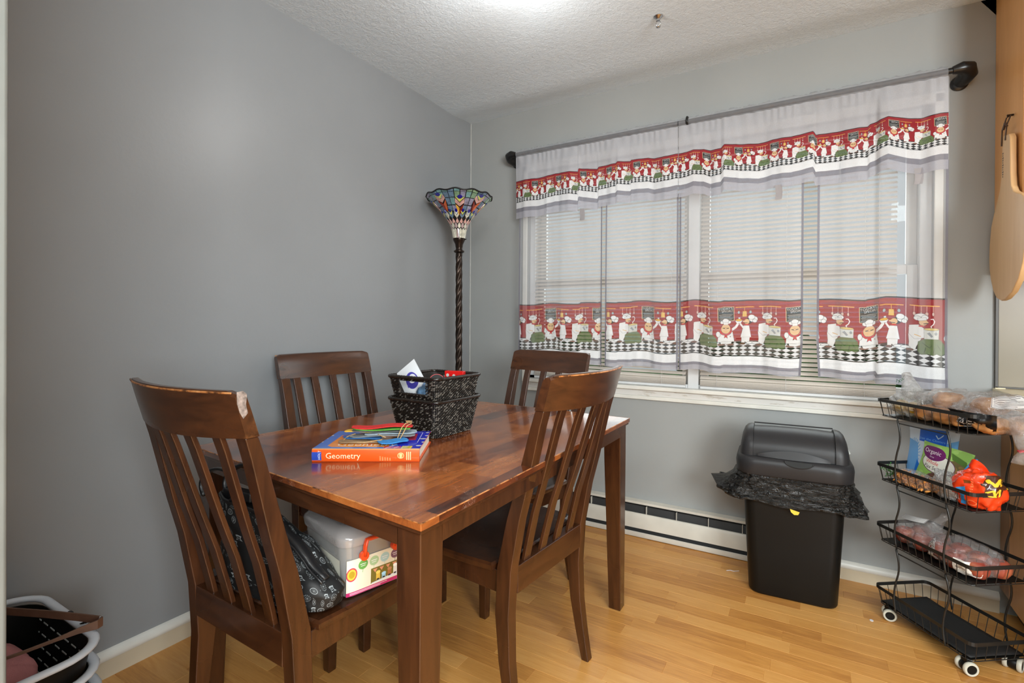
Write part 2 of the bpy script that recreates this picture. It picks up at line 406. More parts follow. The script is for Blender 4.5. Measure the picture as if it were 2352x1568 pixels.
WX0, WX1, WZ0, WZ1 = 0.43, 2.365, 0.80, 2.06
back = slab('wall_back', [(0, WX0, 0, 0.14, 0, H + 0.03), (WX1, XR, 0, 0.14, 0, H + 0.03), (WX0, WX1, 0, 0.14, 0, WZ0), (WX0, WX1, 0, 0.14, WZ1, H + 0.03)], M_wallB)
slab('wall_right', [(XR, XR + 0.1, YR, -4.6, 0, H + 0.03), (XR, XR + 0.1, -3.0, 0.14, 0, H + 0.03), (XR, XR + 0.1, -4.6, -3.0, 0, 0.9), (XR, XR + 0.1, -4.6, -3.0, 2.3, H + 0.03)], M_wallB)
slab('wall_rear', [(-0.12, XR + 0.1, YR - 0.1, YR, 0, H + 0.03)], M_wallB)
slab('wall_front', [(0.0, 1.205, -2.64, -2.53, 0, H)], M_wallB)
struct(MB().box((1.2125, -2.585, H / 2), (0.018, 0.122, H)).build('trim_1', plain('grey_white_casing_paint', rgb(112, 115, 111), 0.5), bevel=0.004))
# thin white caulk line in the corner
struct(MB().box((0.0035, -0.0035, H / 2), (0.007, 0.007, H)).build('trim_2', plain('grey_white_caulk', rgb(178, 178, 174), 0.5), bevel=0.002))
# baseboards
def baseboard(name, p0, p1, h, nrm):
    p0 = Vector(p0); p1 = Vector(p1); n = Vector(nrm)
    prof = [(0, 0.0), (0.012, 0.0), (0.012, h - 0.030), (0.0135, h - 0.026), (0.0150, h - 0.020), (0.014, h - 0.010), (0.009, h - 0.003), (0, h)]
    mb = MB(); mb.loft([[p + n * a + Vector((0, 0, b)) for a, b in prof] for p in (p0, p1)])
    o = mb.build(name, M_base, smooth='auto'); struct(o)
    pr = [(0.011, h - 0.030), (0.0165, h - 0.024), (0.0175, h - 0.014), (0.011, h - 0.002), (0.0, h + 0.003), (0.0, h - 0.030)]
    mb = MB(); mb.loft([[p + n * a + Vector((0, 0, b)) for a, b in pr] for p in (p0, p1)])
    mb.build('moulding', M_trim, o, smooth='auto')
baseboard('baseboard_left', (0, -2.53, 0), (0, -0.0, 0), 0.083, (1, 0, 0))
baseboard('baseboard_back', (1.73, 0, 0), (2.575, 0, 0), 0.078, (0, -1, 0))

# ------------------------------------------------------------------ window
M_frame = plain('white_vinyl_frame', rgb(205, 206, 206), 0.35, var=0.03)
win = thing('window_1', None, None); struct(win)
def wpart(name, boxes, mat, bevel=0.002, par=None):
    mb = MB()
    for (x0, x1, y0, y1, z0, z1) in boxes: mb.box(((x0 + x1) / 2, (y0 + y1) / 2, (z0 + z1) / 2), (x1 - x0, y1 - y0, z1 - z0))
    return mb.build(name, mat, par or win, bevel=bevel)
wpart('window_frame', [(WX0, WX0 + 0.035, 0.035, 0.13, WZ0, WZ1), (WX1 - 0.04, WX1, 0.035, 0.13, WZ0, WZ1), (WX0, WX1, 0.035, 0.13, WZ1 - 0.04, WZ1), (WX0, WX1, 0.035, 0.13, WZ0, WZ0 + 0.02)], M_frame)
wpart('mullion', [(1.375, 1.428, 0.03, 0.13, WZ0, WZ1)], M_frame)
for (a, b) in ((WX0 + 0.035, 1.375), (1.428, WX1 - 0.04)):
    for (z0, z1, y) in ((WZ0 + 0.02, 1.40, 0.080), (1.37, WZ1 - 0.04, 0.108)):
        t = 0.038
        sa = wpart('sash', [(a, a + t, y, y + 0.025, z0, z1), (b - t, b, y, y + 0.025, z0, z1), (a + t, b - t, y, y + 0.025, z0, z0 + t), (a + t, b - t, y, y + 0.025, z1 - t, z1)], M_frame)
        MB().box(((a + b) / 2, y + 0.012, (z0 + z1) / 2), (b - a - 2 * t, 0.004, z1 - z0 - 2 * t)).build('pane', M_glass, sa)
wpart('window_sill', [(WX0 - 0.02, WX1 + 0.02, -0.030, 0.035, 0.782, 0.802)], M_trim, 0.004)
wpart('casing', [(WX0 - 0.03, WX1 + 0.03, -0.014, 0, 0.728, 0.748)], M_trim, 0.004)
wpart('apron_board', [(WX0 - 0.025, WX1 + 0.02, -0.010, 0, 0.748, 0.782)], M_chip, 0.002)
wpart('casing', [(WX0 - 0.03, WX0, -0.010, 0.0, 0.748, WZ1 + 0.04)], M_trim, 0.003)
wpart('casing', [(WX1, WX1 + 0.03, -0.010, 0.0, 0.802, WZ1 + 0.04)], M_trim, 0.003)
wpart('casing', [(WX0 - 0.03, WX1 + 0.03, -0.010, 0.0, WZ1, WZ1 + 0.045)], M_trim, 0.003)
# outside
struct(MB().box((1.5, 8, -0.62), (40, 15.6, 0.1)).build('ground', plain('lawn_green', (0.10, 0.22, 0.05, 1), 0.9, var=0.3, scale=3)))
for (hx, hy, hr, hh, sd) in ((-2.6, 6.0, 1.6, 1.3, 3), (1.5, 6.6, 1.6, 1.1, 4), (5.6, 6.2, 1.6, 1.5, 6)):
    o = blob((hx, hy, hh * 0.5 - 0.5), (hr, 0.9, hh * 0.75), sd, 0.35, 3.5, 40, 26, flat_z=-0.57).build('bush', plain('bush_leaves', (0.06, 0.17, 0.035, 1), 0.8, var=0.4, scale=9, bump=0.6, bscale=12), smooth=True)
    tag(o, {3: 'green bush on the lawn behind the left end of the window blinds', 4: 'green bush on the lawn behind the middle of the window blinds', 6: 'green bush on the lawn behind the right end of the window blinds'}[sd], 'bush', 'bushes outside the window')
# horizontal blinds
def blind(x0, x1, label, zbot, skew=0.0):
    t = thing('window_blind', label, 'blind', ((x0 + x1) / 2, 0.028, 2.0), 0, 'white horizontal blinds in the window'); W = x1 - x0
    MB().box((0, 0, 0.0), (W, 0.032, 0.032)).build('head_rail', M_frame, t, bevel=0.002)
    mb = MB(); R = Matrix.Rotation(math.radians(35), 4, 'X'); pr = []
    for i in range(6):
        y = -0.0125 + 0.025 * i / 5; pr.append((y, 0.0022 * (1 - (y / 0.0125) ** 2)))
    ring = [(y, z) for y, z in pr] + [(y, z - 0.0005) for y, z in pr[::-1]]
    mb.loft([[R @ Vector((sx, y, z)) for y, z in ring] for sx in (-W / 2, W / 2)])
    s0 = mb.build('slat', M_slat, t); me = s0.data
    n = int((1.970 - (zbot + 0.046)) / 0.0213)
    for i in range(n + 1):
        z = -0.03 - 0.0213 * i
        if i == 0: s0.location = (0, 0, z); continue
        o = bpy.data.objects.new('slat', me); COL.objects.link(o); o.parent = t; o.location = (0, 0.0008 * math.sin(i * 2.3), z)
        if i > n - 4: o.rotation_euler = (0, skew * (i - n + 4) * 0.3, 0)
    for k in range(5):      # spare slats gathered above the bottom rail
        o = bpy.data.objects.new('slat', me); COL.objects.link(o); o.parent = t
        o.location = (0, 0.001 * k, zbot + 0.020 + k * 0.0068 - 2.0); o.rotation_euler = (math.radians(-24 + 4 * k), skew * 0.2, 0)
    MB().box((0, 0, zbot + 0.008 - 2.0), (W, 0.026, 0.014)).build('bottom_rail', M_frame, t, bevel=0.003)
    for fx in (-0.40, -0.02, 0.36):
        for yy in (-0.0135, 0.0135):
            MB().tube([(fx * W, yy, 0), (fx * W, yy, zbot + 0.01 - 2.0)], 0.0006, 5).build('ladder_cord', M_frame, t)
    MB().tube([(W * 0.42, -0.022, -0.02), (W * 0.42, -0.024, -0.5), (W * 0.425, -0.022, -1.02)], 0.0011, 5).build('pull_cord', M_frame, t)
    MB().lathe([(0.001, 0.03), (0.003, 0.024), (0.0045, 0.0), (0.001, -0.002)], 10, (W * 0.425, -0.022, -1.05)).build('tassel', M_frame, t, smooth=True)
blind(0.472, 1.366, 'white slatted blind in the left half of the window, behind the narrower curtain', 0.802, 0.01)
blind(1.438, 2.246, 'white slatted blind in the right half of the window, behind the wider curtain', 0.802)

# ------------------------------------------------------------------ baseboard heater
M_heat = plain('cream_heater_enamel', rgb(205, 200, 188), 0.36, var=0.06, scale=7)
ht = thing('baseboard_heater', 'low cream electric baseboard heater with dark slots along the window wall', 'heater', (0.02, 0, 0))
def hx(name, prof, mat):
    mb = MB(); mb.loft([[(0, -a, b) for a, b in prof], [(1.70, -a, b) for a, b in prof]]); return mb.build(name, mat, ht, smooth='auto')
hx('housing', [(0.001, 0.012), (0.008, 0.012), (0.008, 0.165), (0.036, 0.170), (0.036, 0.182), (0.001, 0.186)], M_heat)
hx('front_panel', [(0.056, 0.050), (0.061, 0.050), (0.062, 0.112), (0.056, 0.126), (0.050, 0.128), (0.050, 0.124), (0.055, 0.122), (0.057, 0.111)], M_heat)
hx('bottom_lip', [(0.020, 0.004), (0.060, 0.004), (0.062, 0.008), (0.062, 0.028), (0.058, 0.030), (0.058, 0.010), (0.020, 0.010)], M_heat)
hx('heating_chamber', [(0.009, 0.014), (0.040, 0.014), (0.044, 0.120), (0.030, 0.160), (0.009, 0.160)], M_darkgap)
for k in range(11):
    MB().box((0.08 + k * 0.155, -0.046, 0.146), (0.0022, 0.016, 0.042)).build('fin', M_heat, ht)
MB().box((1.690, -0.033, 0.096), (0.03, 0.064, 0.182)).build('end_cap', M_heat, ht, bevel=0.003)

# ------------------------------------------------------------------ kitchen side
M_cab = None
def m_maple(name, a, b, rough=0.35):
    s = N(name); v = s.coord(scale=(1, 1, 0.10)); f = s.noise(v, 16, 5, 0.6, 1.0)
    s.set(s.ramp(f, [(0.25, a), (0.75, b)]), rough); s.bump(f, 0.04, 0.0006); return s.m
M_cab = m_maple('honey_maple_veneer', (0.66, 0.31, 0.092, 1), (0.78, 0.41, 0.15, 1))
M_cabd = m_maple('brown_maple_end_panel', (0.30, 0.15, 0.060, 1), (0.42, 0.23, 0.10, 1))
c = thing('upper_cabinet', 'honey maple wall cabinet whose side carries the hanging wooden board', 'cabinet', (2.552, -0.002, 1.335))
MB().box((0.38, -0.155, 0.55), (0.76, 0.31, 1.10)).build('cabinet_body', M_cab, c, bevel=0.002)
for k in range(2):
    d_ = MB().box((0.19 + 0.38 * k, -0.321, 0.55), (0.374, 0.02, 1.08)).build('door', M_cab, c, bevel=0.003)
    MB().box((0.19 + 0.38 * k, -0.333, 0.55), (0.27, 0.006, 0.95)).build('door_panel', M_cab, d_, bevel=0.003)
o = MB().prism([(-0.05, 0), (0.03, 0), (0.03, -0.08), (0.0, -0.075), (-0.02, -0.045)], -0.012, 0.0, frame((2.556, 0.0, H), (1, 0, 0), (0, 0, 1))).build('crown_shade_piece', plain('dark_brown_crown_shade', (0.10, 0.05, 0.025, 1), 0.5)); struct(o)  # dark brown piece painted as the shadow at the cabinet crown
bs = thing('backsplash', 'khaki backsplash sheet with dark edge strips above the counter', 'backsplash', (2.556, -0.002, 0))
MB().box((0.6, -0.0045, 1.11), (1.2, 0.006, 0.445)).build('sheet', plain('khaki_backsplash_laminate', (0.19, 0.15, 0.088, 1), 0.32, var=0.05, scale=2), bs)
M_strip = plain('dark_edge_strip', (0.045, 0.038, 0.03, 1), 0.4)
MB().box((0.004, -0.006, 1.11), (0.011, 0.012, 0.445)).build('edge_strip', M_strip, bs, bevel=0.002)
MB().box((0.6, -0.006, 0.892), (1.2, 0.012, 0.007)).build('edge_strip', M_strip, bs, bevel=0.001)
M_ctr = plain('cream_countertop_laminate', rgb(222, 208, 172), 0.3, var=0.03)
ct = thing('countertop', 'cream laminate countertop running out of the picture under the backsplash', 'countertop', (2.55, 0, 0.845))
MB().box((0.62, -0.317, 0.022), (1.24, 0.634, 0.042)).build('top', M_ctr, ct, bevel=0.004)
MB().box((0.02, -0.011, 0.0445), (0.03, 0.018, 0.003)).build('edge_strip', M_ctr, ct)
bc = thing('base_cabinet', 'brown wooden base cabinet end beside the black wire rack', 'cabinet', (2.577, 0, 0))
MB().box((0.58, -0.30, 0.4725), (1.16, 0.596, 0.745)).build('cabinet_body', M_cabd, bc, bevel=0.002)
MB().box((-0.004, -0.36, 0.47), (0.008, 0.44, 0.74)).build('end_panel', M_cab, bc, bevel=0.002)
MB().box((0.60, -0.28, 0.05), (1.1, 0.54, 0.098)).build('toe_kick', M_strip, bc)
for k in range(2): MB().box((0.29 + 0.58 * k, -0.606, 0.47), (0.56, 0.02, 0.70)).build('door', M_cab, bc, bevel=0.003)

# hanging board
pb = thing('wooden_peel', 'large pale wooden peel board hanging by a thong on the cabinet side', 'board', (2.538, -0.2315, 1.25))
out = [(-0.190, 1.822), (-0.205, 1.830), (-0.262, 1.818), (-0.275, 1.800), (-0.277, 1.735), (-0.281, 1.669), (-0.290, 1.628), (-0.312, 1.603), (-0.345, 1.589), (-0.385, 1.578), (-0.412, 1.562), (-0.425, 1.53), (-0.428, 1.489), (-0.426, 1.404), (-0.411, 1.348), (-0.368, 1.294), (-0.305, 1.252), (-0.237, 1.231), (-0.189, 1.227), (-0.138, 1.239), (-0.096, 1.27), (-0.066, 1.312), (-0.049, 1.354), (-0.043, 1.40), (-0.047, 1.455), (-0.066, 1.521), (-0.098, 1.565), (-0.136, 1.605), (-0.168, 1.642), (-0.184, 1.694), (-0.187, 1.76)]
Mb = Matrix(((0, 0, 1, 0), (1, 0, 0, 0.2315), (0, 1, 0, -1.25), (0, 0, 0, 1)))
M_peel = m_maple('pale_beech_board', (0.60, 0.36, 0.16, 1), (0.72, 0.47, 0.24, 1), 0.42)
MB().prism([(y, z) for y, z in out], -0.010, 0.008, Mb).build('blade', M_peel, pb, bevel=0.004, seg=3)
M_th = plain('brown_leather_thong', (0.06, 0.03, 0.018, 1), 0.6)
MB().tube([(-0.012, 0.040, 0.545), (-0.013, 0.030, 0.60), (-0.006, 0.012, 0.638), (0.004, 0.006, 0.645), (-0.008, 0.0, 0.61), (-0.012, 0.0, 0.555)], 0.0022, 6).build('thong', M_th, pb)
MB().tube([(-0.012, 0.02, 0.60), (-0.014, -0.008, 0.615), (-0.012, -0.018, 0.600)], 0.004, 6).build('knot', M_th, pb)
MB().lathe([(0.0, 0.0), (0.004, 0.0), (0.004, 0.018), (0.0, 0.018)], 8).build('nail', M_bronze, pb, loc=(-0.006, 0.008, 0.645), rot=(0, PI / 2, 0))
text_mesh('TORRANCE', 0.011, frame((-0.0105, 0.033, 0.41), (0, 0, 1), (0, 1, 0)), M_th, pb) if False else None
mb = MB()
for k in range(11): mb.box((-0.0103, 0.030, 0.43 + k * 0.0085), (0.0006, 0.004 + 0.003 * (k % 3), 0.005))
mb.build('stamp', M_th, pb)

# ceiling fittings
pl_ = bpy.data.lights.new('dome_lamp', 'POINT'); pl_.energy = 8.0; pl_.shadow_soft_size = 0.11; pl_.color = (1.0, 0.97, 0.94)
po_ = bpy.data.objects.new('dome_lamp', pl_); COL.objects.link(po_); po_.location = (0.985, -1.115, H - 0.27)
cl = thing('ceiling_light', 'round glowing white flush ceiling light at the top edge', 'light', (0.985, -1.115, H))
s = N('glowing_white_dome'); s.set((0.9, 0.9, 0.88, 1), 0.3); s.b.inputs['Emission Color'].default_value = (1, 0.95, 0.92, 1); s.b.inputs['Emission Strength'].default_value = 2.2
MB().lathe([(0.145, -0.0015), (0.145, -0.018), (0.138, -0.024), (0.0, -0.024)], 40).build('base_ring', M_white, cl, smooth='auto')
MB().lathe([(0.134, -0.022), (0.131, -0.045), (0.112, -0.066), (0.07, -0.080), (0.001, -0.084)], 40).build('glass_dome', s.m, cl, smooth=True)
hk = thing('sprinkler_head', 'small chrome sprinkler head hanging from the stippled ceiling', 'sprinkler', (1.362, -0.552, H))
MB().lathe([(0.0, -0.0015), (0.020, -0.0015), (0.020, -0.004), (0.013, -0.010), (0.007, -0.014), (0.007, -0.020), (0.0, -0.020)], 20).build('flange', M_chrome, hk, smooth='auto')
for sx in (-1, 1): MB().tube([(0.006 * sx, 0, -0.018), (0.0095 * sx, 0, -0.030), (0.004 * sx, 0, -0.044)], 0.0025, 6).build('arm', M_chrome, hk, smooth=True)
MB().lathe([(0.0, -0.043), (0.010, -0.044), (0.008, -0.048), (0.0, -0.050)], 14).build('deflector', M_chrome, hk, smooth=True)
# ------------------------------------------------------------------ printed cloth, drawn as flat artwork
class Art:
    """small painter: units are the artwork's own, y grows downwards"""
    def __init__(s, W, Hh, k, bg):
        s.W, s.H, s.k = W, Hh, k; s.a = np.zeros((int(Hh * k), int(W * k), 3), np.float32); s.a[:] = [c / 255 for c in bg]
        yy, xx = np.mgrid[0:s.a.shape[0], 0:s.a.shape[1]]; s.x = (xx + 0.5) / k; s.y = (yy + 0.5) / k
    def put(s, m, col): s.a[m] = [c / 255 for c in col]
    def ell(s, cx, cy, rx, ry, col, out=None, ow=4):
        for dx in (-s.W, 0, s.W):
            if out: s.put(((s.x - cx - dx) / (rx + ow)) ** 2 + ((s.y - cy) / (ry + ow)) ** 2 < 1, out)
            s.put(((s.x - cx - dx) / rx) ** 2 + ((s.y - cy) / ry) ** 2 < 1, col)
    def rect(s, x0, y0, x1, y1, col):
        for dx in (-s.W, 0, s.W): s.put((s.x > x0 + dx) & (s.x < x1 + dx) & (s.y > y0) & (s.y < y1), col)
    def poly(s, P, col, out=None, ow=4):
        for dx in (-s.W, 0, s.W):
            Q = [(a + dx, b) for a, b in P]
            if max(q[0] for q in Q) < -5 or min(q[0] for q in Q) > s.W + 5: continue
            m = np.zeros(s.x.shape, bool); n = len(Q)
            for i in range(n):
                (x1, y1), (x2, y2) = Q[i], Q[(i + 1) % n]
                if y1 == y2: continue
                c = ((y1 > s.y) != (y2 > s.y)) & (s.x < (x2 - x1) * (s.y - y1) / (y2 - y1) + x1); m ^= c
            if out:
                for i in range(n): s.line([Q[i], Q[(i + 1) % n]], ow, out, wrap=False)
            s.put(m, col)
    def line(s, P, wd, col, wrap=True):
        for dx in ((-s.W, 0, s.W) if wrap else (0,)):
            for (x1, y1), (x2, y2) in zip(P[:-1], P[1:]):
                x1_, x2_ = x1 + dx, x2 + dx; L2 = (x2_ - x1_) ** 2 + (y2 - y1) ** 2 + 1e-9
                t = np.clip(((s.x - x1_) * (x2_ - x1_) + (s.y - y1) * (y2 - y1)) / L2, 0, 1)
                s.put((s.x - x1_ - t * (x2_ - x1_)) ** 2 + (s.y - y1 - t * (y2 - y1)) ** 2 < (wd / 2) ** 2, col)
    def text(s, st, size, x, y, col, rot=0, xs=1.0):
        cu = bpy.data.curves.new('t', 'FONT'); cu.body = st; cu.size = size; cu.resolution_u = 2
        to = bpy.data.objects.new('t', cu); COL.objects.link(to)
        me = bpy.data.meshes.new_from_object(to.evaluated_get(bpy.context.evaluated_depsgraph_get()))
        bpy.data.objects.remove(to); bpy.data.curves.remove(cu)
        me.calc_loop_triangles(); c_, s_ = math.cos(rot), math.sin(rot)
        for t in me.loop_triangles:
            P = []
            for i in t.vertices:
                v = me.vertices[i].co; vx = v.x * xs; P.append((x + vx * c_ + v.y * s_, y + vx * s_ - v.y * c_))
            x0, x1 = min(p[0] for p in P), max(p[0] for p in P); y0, y1 = min(p[1] for p in P), max(p[1] for p in P)
            i0, i1 = max(0, int(x0 * s.k) - 1), int(x1 * s.k) + 2; j0, j1 = max(0, int(y0 * s.k) - 1), int(y1 * s.k) + 2
            X = s.x[j0:j1, i0:i1]; Y = s.y[j0:j1, i0:i1]
            if X.size == 0: continue
            d = [(P[(k + 1) % 3][0] - P[k][0]) * (Y - P[k][1]) - (P[(k + 1) % 3][1] - P[k][1]) * (X - P[k][0]) for k in range(3)]
            m = ((d[0] >= 0) & (d[1] >= 0) & (d[2] >= 0)) | ((d[0] <= 0) & (d[1] <= 0) & (d[2] <= 0))
            s.a[j0:j1, i0:i1][m] = [c / 255 for c in col]
        bpy.data.meshes.remove(me)
    def image(s, name):
        a = s.a; h, w_ = a.shape[0] // 2 * 2, a.shape[1] // 2 * 2
        a = (a[0:h:2, 0:w_:2] + a[1:h:2, 0:w_:2] + a[0:h:2, 1:w_:2] + a[1:h:2, 1:w_:2]) / 4
        im = bpy.data.images.new(name, a.shape[1], a.shape[0]); px = np.ones((a.shape[0], a.shape[1], 4), np.float32); px[..., :3] = a[::-1]
        im.pixels.foreach_set(px.ravel()); im.pack(); return im
def print_mat(name, im, rough=0.5, opacity=1.0, trans=0.0, bump=0.0, coat=0.0):
    s = N(name); uv = s.t.nodes.new('ShaderNodeTexCoord'); tx = s.t.nodes.new('ShaderNodeTexImage'); tx.image = im
    s.l(uv.outputs['UV'], tx.inputs[0]); c = tx.outputs[0]
    if trans or opacity < 1:
        s.t.nodes.remove(s.b); d = s.n('ShaderNodeBsdfDiffuse'); t = s.n('ShaderNodeBsdfTranslucent'); s.l(c, d.inputs[0]); s.l(c, t.inputs[0])
        m1 = s.n('ShaderNodeMixShader'); m1.inputs[0].default_value = trans; s.l(d.outputs[0], m1.inputs[1]); s.l(t.outputs[0], m1.inputs[2])
        tr = s.n('ShaderNodeBsdfTransparent'); m2 = s.n('ShaderNodeMixShader'); m2.inputs[0].default_value = opacity
        s.l(tr.outputs[0], m2.inputs[1]); s.l(m1.outputs[0], m2.inputs[2]); s.l(m2.outputs[0], s.o.inputs[0])
    else:
        s.set(c, rough)
        if bump: s.bump(s.noise(s.coord(), 60, 4), bump, 0.002)
        if coat: s.b.inputs['Coat Weight'].default_value = coat
    return s.m
def chef_art():
    A = Art(1000, 940, 1.25, (236, 236, 238)); K = (18, 18, 20); W_ = (240, 240, 240); G = (70, 75, 80); RED = (158, 22, 34); SK = (233, 190, 140); Y = (232, 170, 70)
    A.rect(-5, 0, 1005, 690, RED); A.rect(-5, 0, 1005, 20, K); A.rect(-5, 678, 1005, 692, (60, 20, 25))
    a = np.floor(A.x / 125 + A.y / 64); b = np.floor(A.x / 125 - A.y / 64); m = (((a + b) % 2) == 0) & (A.y > 690)
    A.put(m, K); A.rect(-5, 922, 1005, 945, K)
    # hanging rails and utensils
    A.line([(10, 120), (270, 120)], 15, Y); A.line([(350, 114), (665, 114)], 15, Y)
    A.line([(140, 120), (140, 190)], 8, Y); A.poly([(112, 190), (168, 190), (172, 280), (108, 280)], (235, 190, 100), K, 3)
    for ux in (55, 225): A.line([(ux, 125), (ux, 185)], 5, G); A.ell(ux, 205, 17, 24, (170, 180, 185), K, 3)
    for ux, r_ in ((395, 14), (470, 12), (530, 16), (600, 12)): A.line([(ux, 120), (ux, 220)], 8, (225, 180, 170)); A.ell(ux, 228, r_, 24, (225, 190, 180), K, 3)
    # blackboard
    A.poly([(735, 112), (985, 104), (990, 345), (740, 350)], (225, 200, 160)); A.poly([(745, 120), (977, 112), (982, 337), (750, 342)], (22, 26, 26))
    A.text("TODAY'S", 52, 752, 172, W_, -0.12); A.text('SPECIALS', 50, 800, 208, W_, -0.12, 0.86)
    for k in range(5): A.line([(765 + 12 * (k % 2), 240 + k * 21), (965 - 18 * (k % 3), 236 + k * 21)], 6, (200, 205, 205))
    # thin chef with knife and tall hat
    A.poly([(95, 620), (215, 620), (205, 720), (180, 745), (150, 690), (120, 745), (95, 735)], W_, G); A.ell(215, 712, 48, 16, W_, G); A.ell(110, 728, 40, 14, (120, 70, 50), K)
    A.poly([(125, 430), (205, 430), (235, 620), (80, 620), (105, 520)], W_, G); A.line([(120, 460), (80, 400), (68, 355)], 26, W_)
    A.poly([(50, 290), (78, 290), (80, 385), (55, 385)], (215, 225, 228), K, 3); A.ell(68, 372, 15, 15, SK, K, 3)
    A.ell(205, 350, 48, 52, K); A.ell(172, 362, 38, 42, SK, K, 3); A.ell(128, 358, 16, 12, SK); A.line([(140, 382), (180, 384)], 9, K)
    A.ell(265, 320, 60, 48, W_, G); A.ell(240, 288, 46, 38, W_, G); A.ell(285, 350, 30, 28, W_, G); A.ell(170, 412, 30, 12, (205, 50, 50))
    # stooping chef with stock pot
    A.poly([(330, 520), (480, 560), (420, 690), (405, 740), (330, 745), (340, 640)], W_, G); A.ell(300, 715, 52, 18, W_, G); A.ell(345, 742, 44, 14, (120, 70, 50), K)
    A.poly([(340, 400), (440, 380), (500, 430), (510, 560), (400, 590), (335, 520)], W_, G); A.line([(350, 440), (380, 510), (440, 530)], 30, W_); A.line([(400, 525), (465, 545)], 8, Y)
    A.ell(492, 345, 46, 46, SK, K, 3); A.ell(532, 345, 16, 12, SK); A.line([(500, 366), (545, 358)], 10, K); A.ell(475, 400, 34, 12, (205, 50, 50))
    A.ell(465, 265, 66, 42, W_, G); A.ell(430, 290, 40, 30, W_, G); A.ell(510, 278, 36, 30, W_, G); A.poly([(430, 290), (520, 275), (528, 312), (440, 326)], W_, G)
    A.line([(590, 440), (575, 400), (605, 370), (618, 330), (600, 295), (575, 300)], 13, W_)
    A.poly([(500, 440), (665, 440), (660, 600), (505, 600)], (214, 216, 212), K, 3); A.ell(582, 440, 83, 16, (225, 200, 130), K, 3); A.poly([(530, 500), (560, 480), (600, 540), (580, 555)], (150, 155, 160)); A.ell(632, 500, 16, 22, (150, 155, 160))
    A.poly([(440, 620), (500, 580), (670, 580), (722, 640), (735, 760), (690, 790), (640, 775), (600, 795), (540, 780), (470, 790), (430, 750)], (98, 118, 70), K, 4)
    for q in ([(480, 630), (560, 700), (590, 660)], [(620, 700), (600, 780)], [(650, 660), (690, 740)], [(520, 700), (500, 770)]): A.line(q, 7, (45, 60, 35))
    # stout chef with a dish
    A.ell(800, 735, 60, 16, (120, 70, 50), K); A.ell(925, 735, 60, 16, (120, 70, 50), K); A.poly([(770, 660), (960, 660), (945, 725), (875, 740), (790, 728)], W_, G)
    A.poly([(790, 450), (925, 450), (965, 540), (990, 690), (740, 690), (755, 540)], W_, G); A.ell(748, 560, 30, 46, W_, G)
    A.line([(945, 500), (1010, 450), (1040, 400)], 38, W_); A.poly([(1000, 340), (1110, 335), (1085, 385), (1025, 388)], W_, G); A.ell(1055, 335, 46, 18, (235, 180, 60), K, 3)
    A.ell(862, 500, 92, 92, (205, 36, 44), K, 3); A.ell(862, 480, 70, 82, SK, K, 3); A.line([(820, 468), (862, 480), (904, 468)], 12, K); A.ell(862, 470, 16, 14, SK, K, 2); A.poly([(845, 588), (880, 588), (890, 640), (862, 620), (835, 640)], (205, 36, 44), K, 3)
    A.ell(815, 365, 34, 28, W_, G); A.ell(905, 365, 34, 28, W_, G); A.ell(860, 345, 48, 34, W_, G); A.poly([(822, 372), (902, 372), (896, 412), (830, 412)], W_, G)
    for by in (560, 610): A.ell(930, by, 8, 8, G)
    return A.image('chef_print')
IM_chef = chef_art()
M_print = print_mat('chef_printed_cotton', IM_chef, opacity=0.66, trans=0.35)
M_print_v = print_mat('chef_printed_cotton_valance', IM_chef, opacity=0.84, trans=0.35)

# fold profile of the curtains: measured height of the valance print along the window
DZ = [(0.397, 1.990), (0.555, 1.992), (0.664, 2.007), (0.760, 2.000), (0.801, 1.991), (0.806, 2.023), (0.910, 1.994), (0.918, 2.012), (1.022, 2.012), (1.031, 2.025), (1.098, 2.014), (1.104, 2.024), (1.193, 2.019), (1.225, 2.005), (1.292, 2.003), (1.339, 2.012), (1.357, 2.007), (1.386, 2.009), (1.420, 2.020), (1.468, 2.012), (1.499, 1.992), (1.548, 1.992), (1.564, 2.016), (1.627, 2.005), (1.711, 1.990), (1.770, 2.001), (1.844, 1.996), (1.931, 2.015), (1.941, 1.985), (1.995, 1.986), (2.130, 1.982), (2.137, 1.995), (2.197, 2.020), (2.241, 2.000), (2.306, 1.976), (2.366, 1.984), (2.386, 1.981)]
DZX = np.array([a for a, b in DZ]); DZZ = np.array([b for a, b in DZ])
def dzv(x): return float(np.interp(x, DZX, DZZ)) - 2.0
def fold(x, ph=0.0):
    return 0.011 * math.sin(x * 23 + ph) + 0.006 * math.sin(x * 47 + 1.3 * ph + 1) + 0.0018 * math.sin(x * 131 + ph)
ZR = 2.150
def ppl(x):   # pleat steps, cloth behind the step on the left
    return sum(a / (1 + math.exp(-(x - p) / 0.0025)) for p, a in ((0.805, 0.018), (1.347, -0.012), (1.62, 0.008), (2.165, -0.026)))
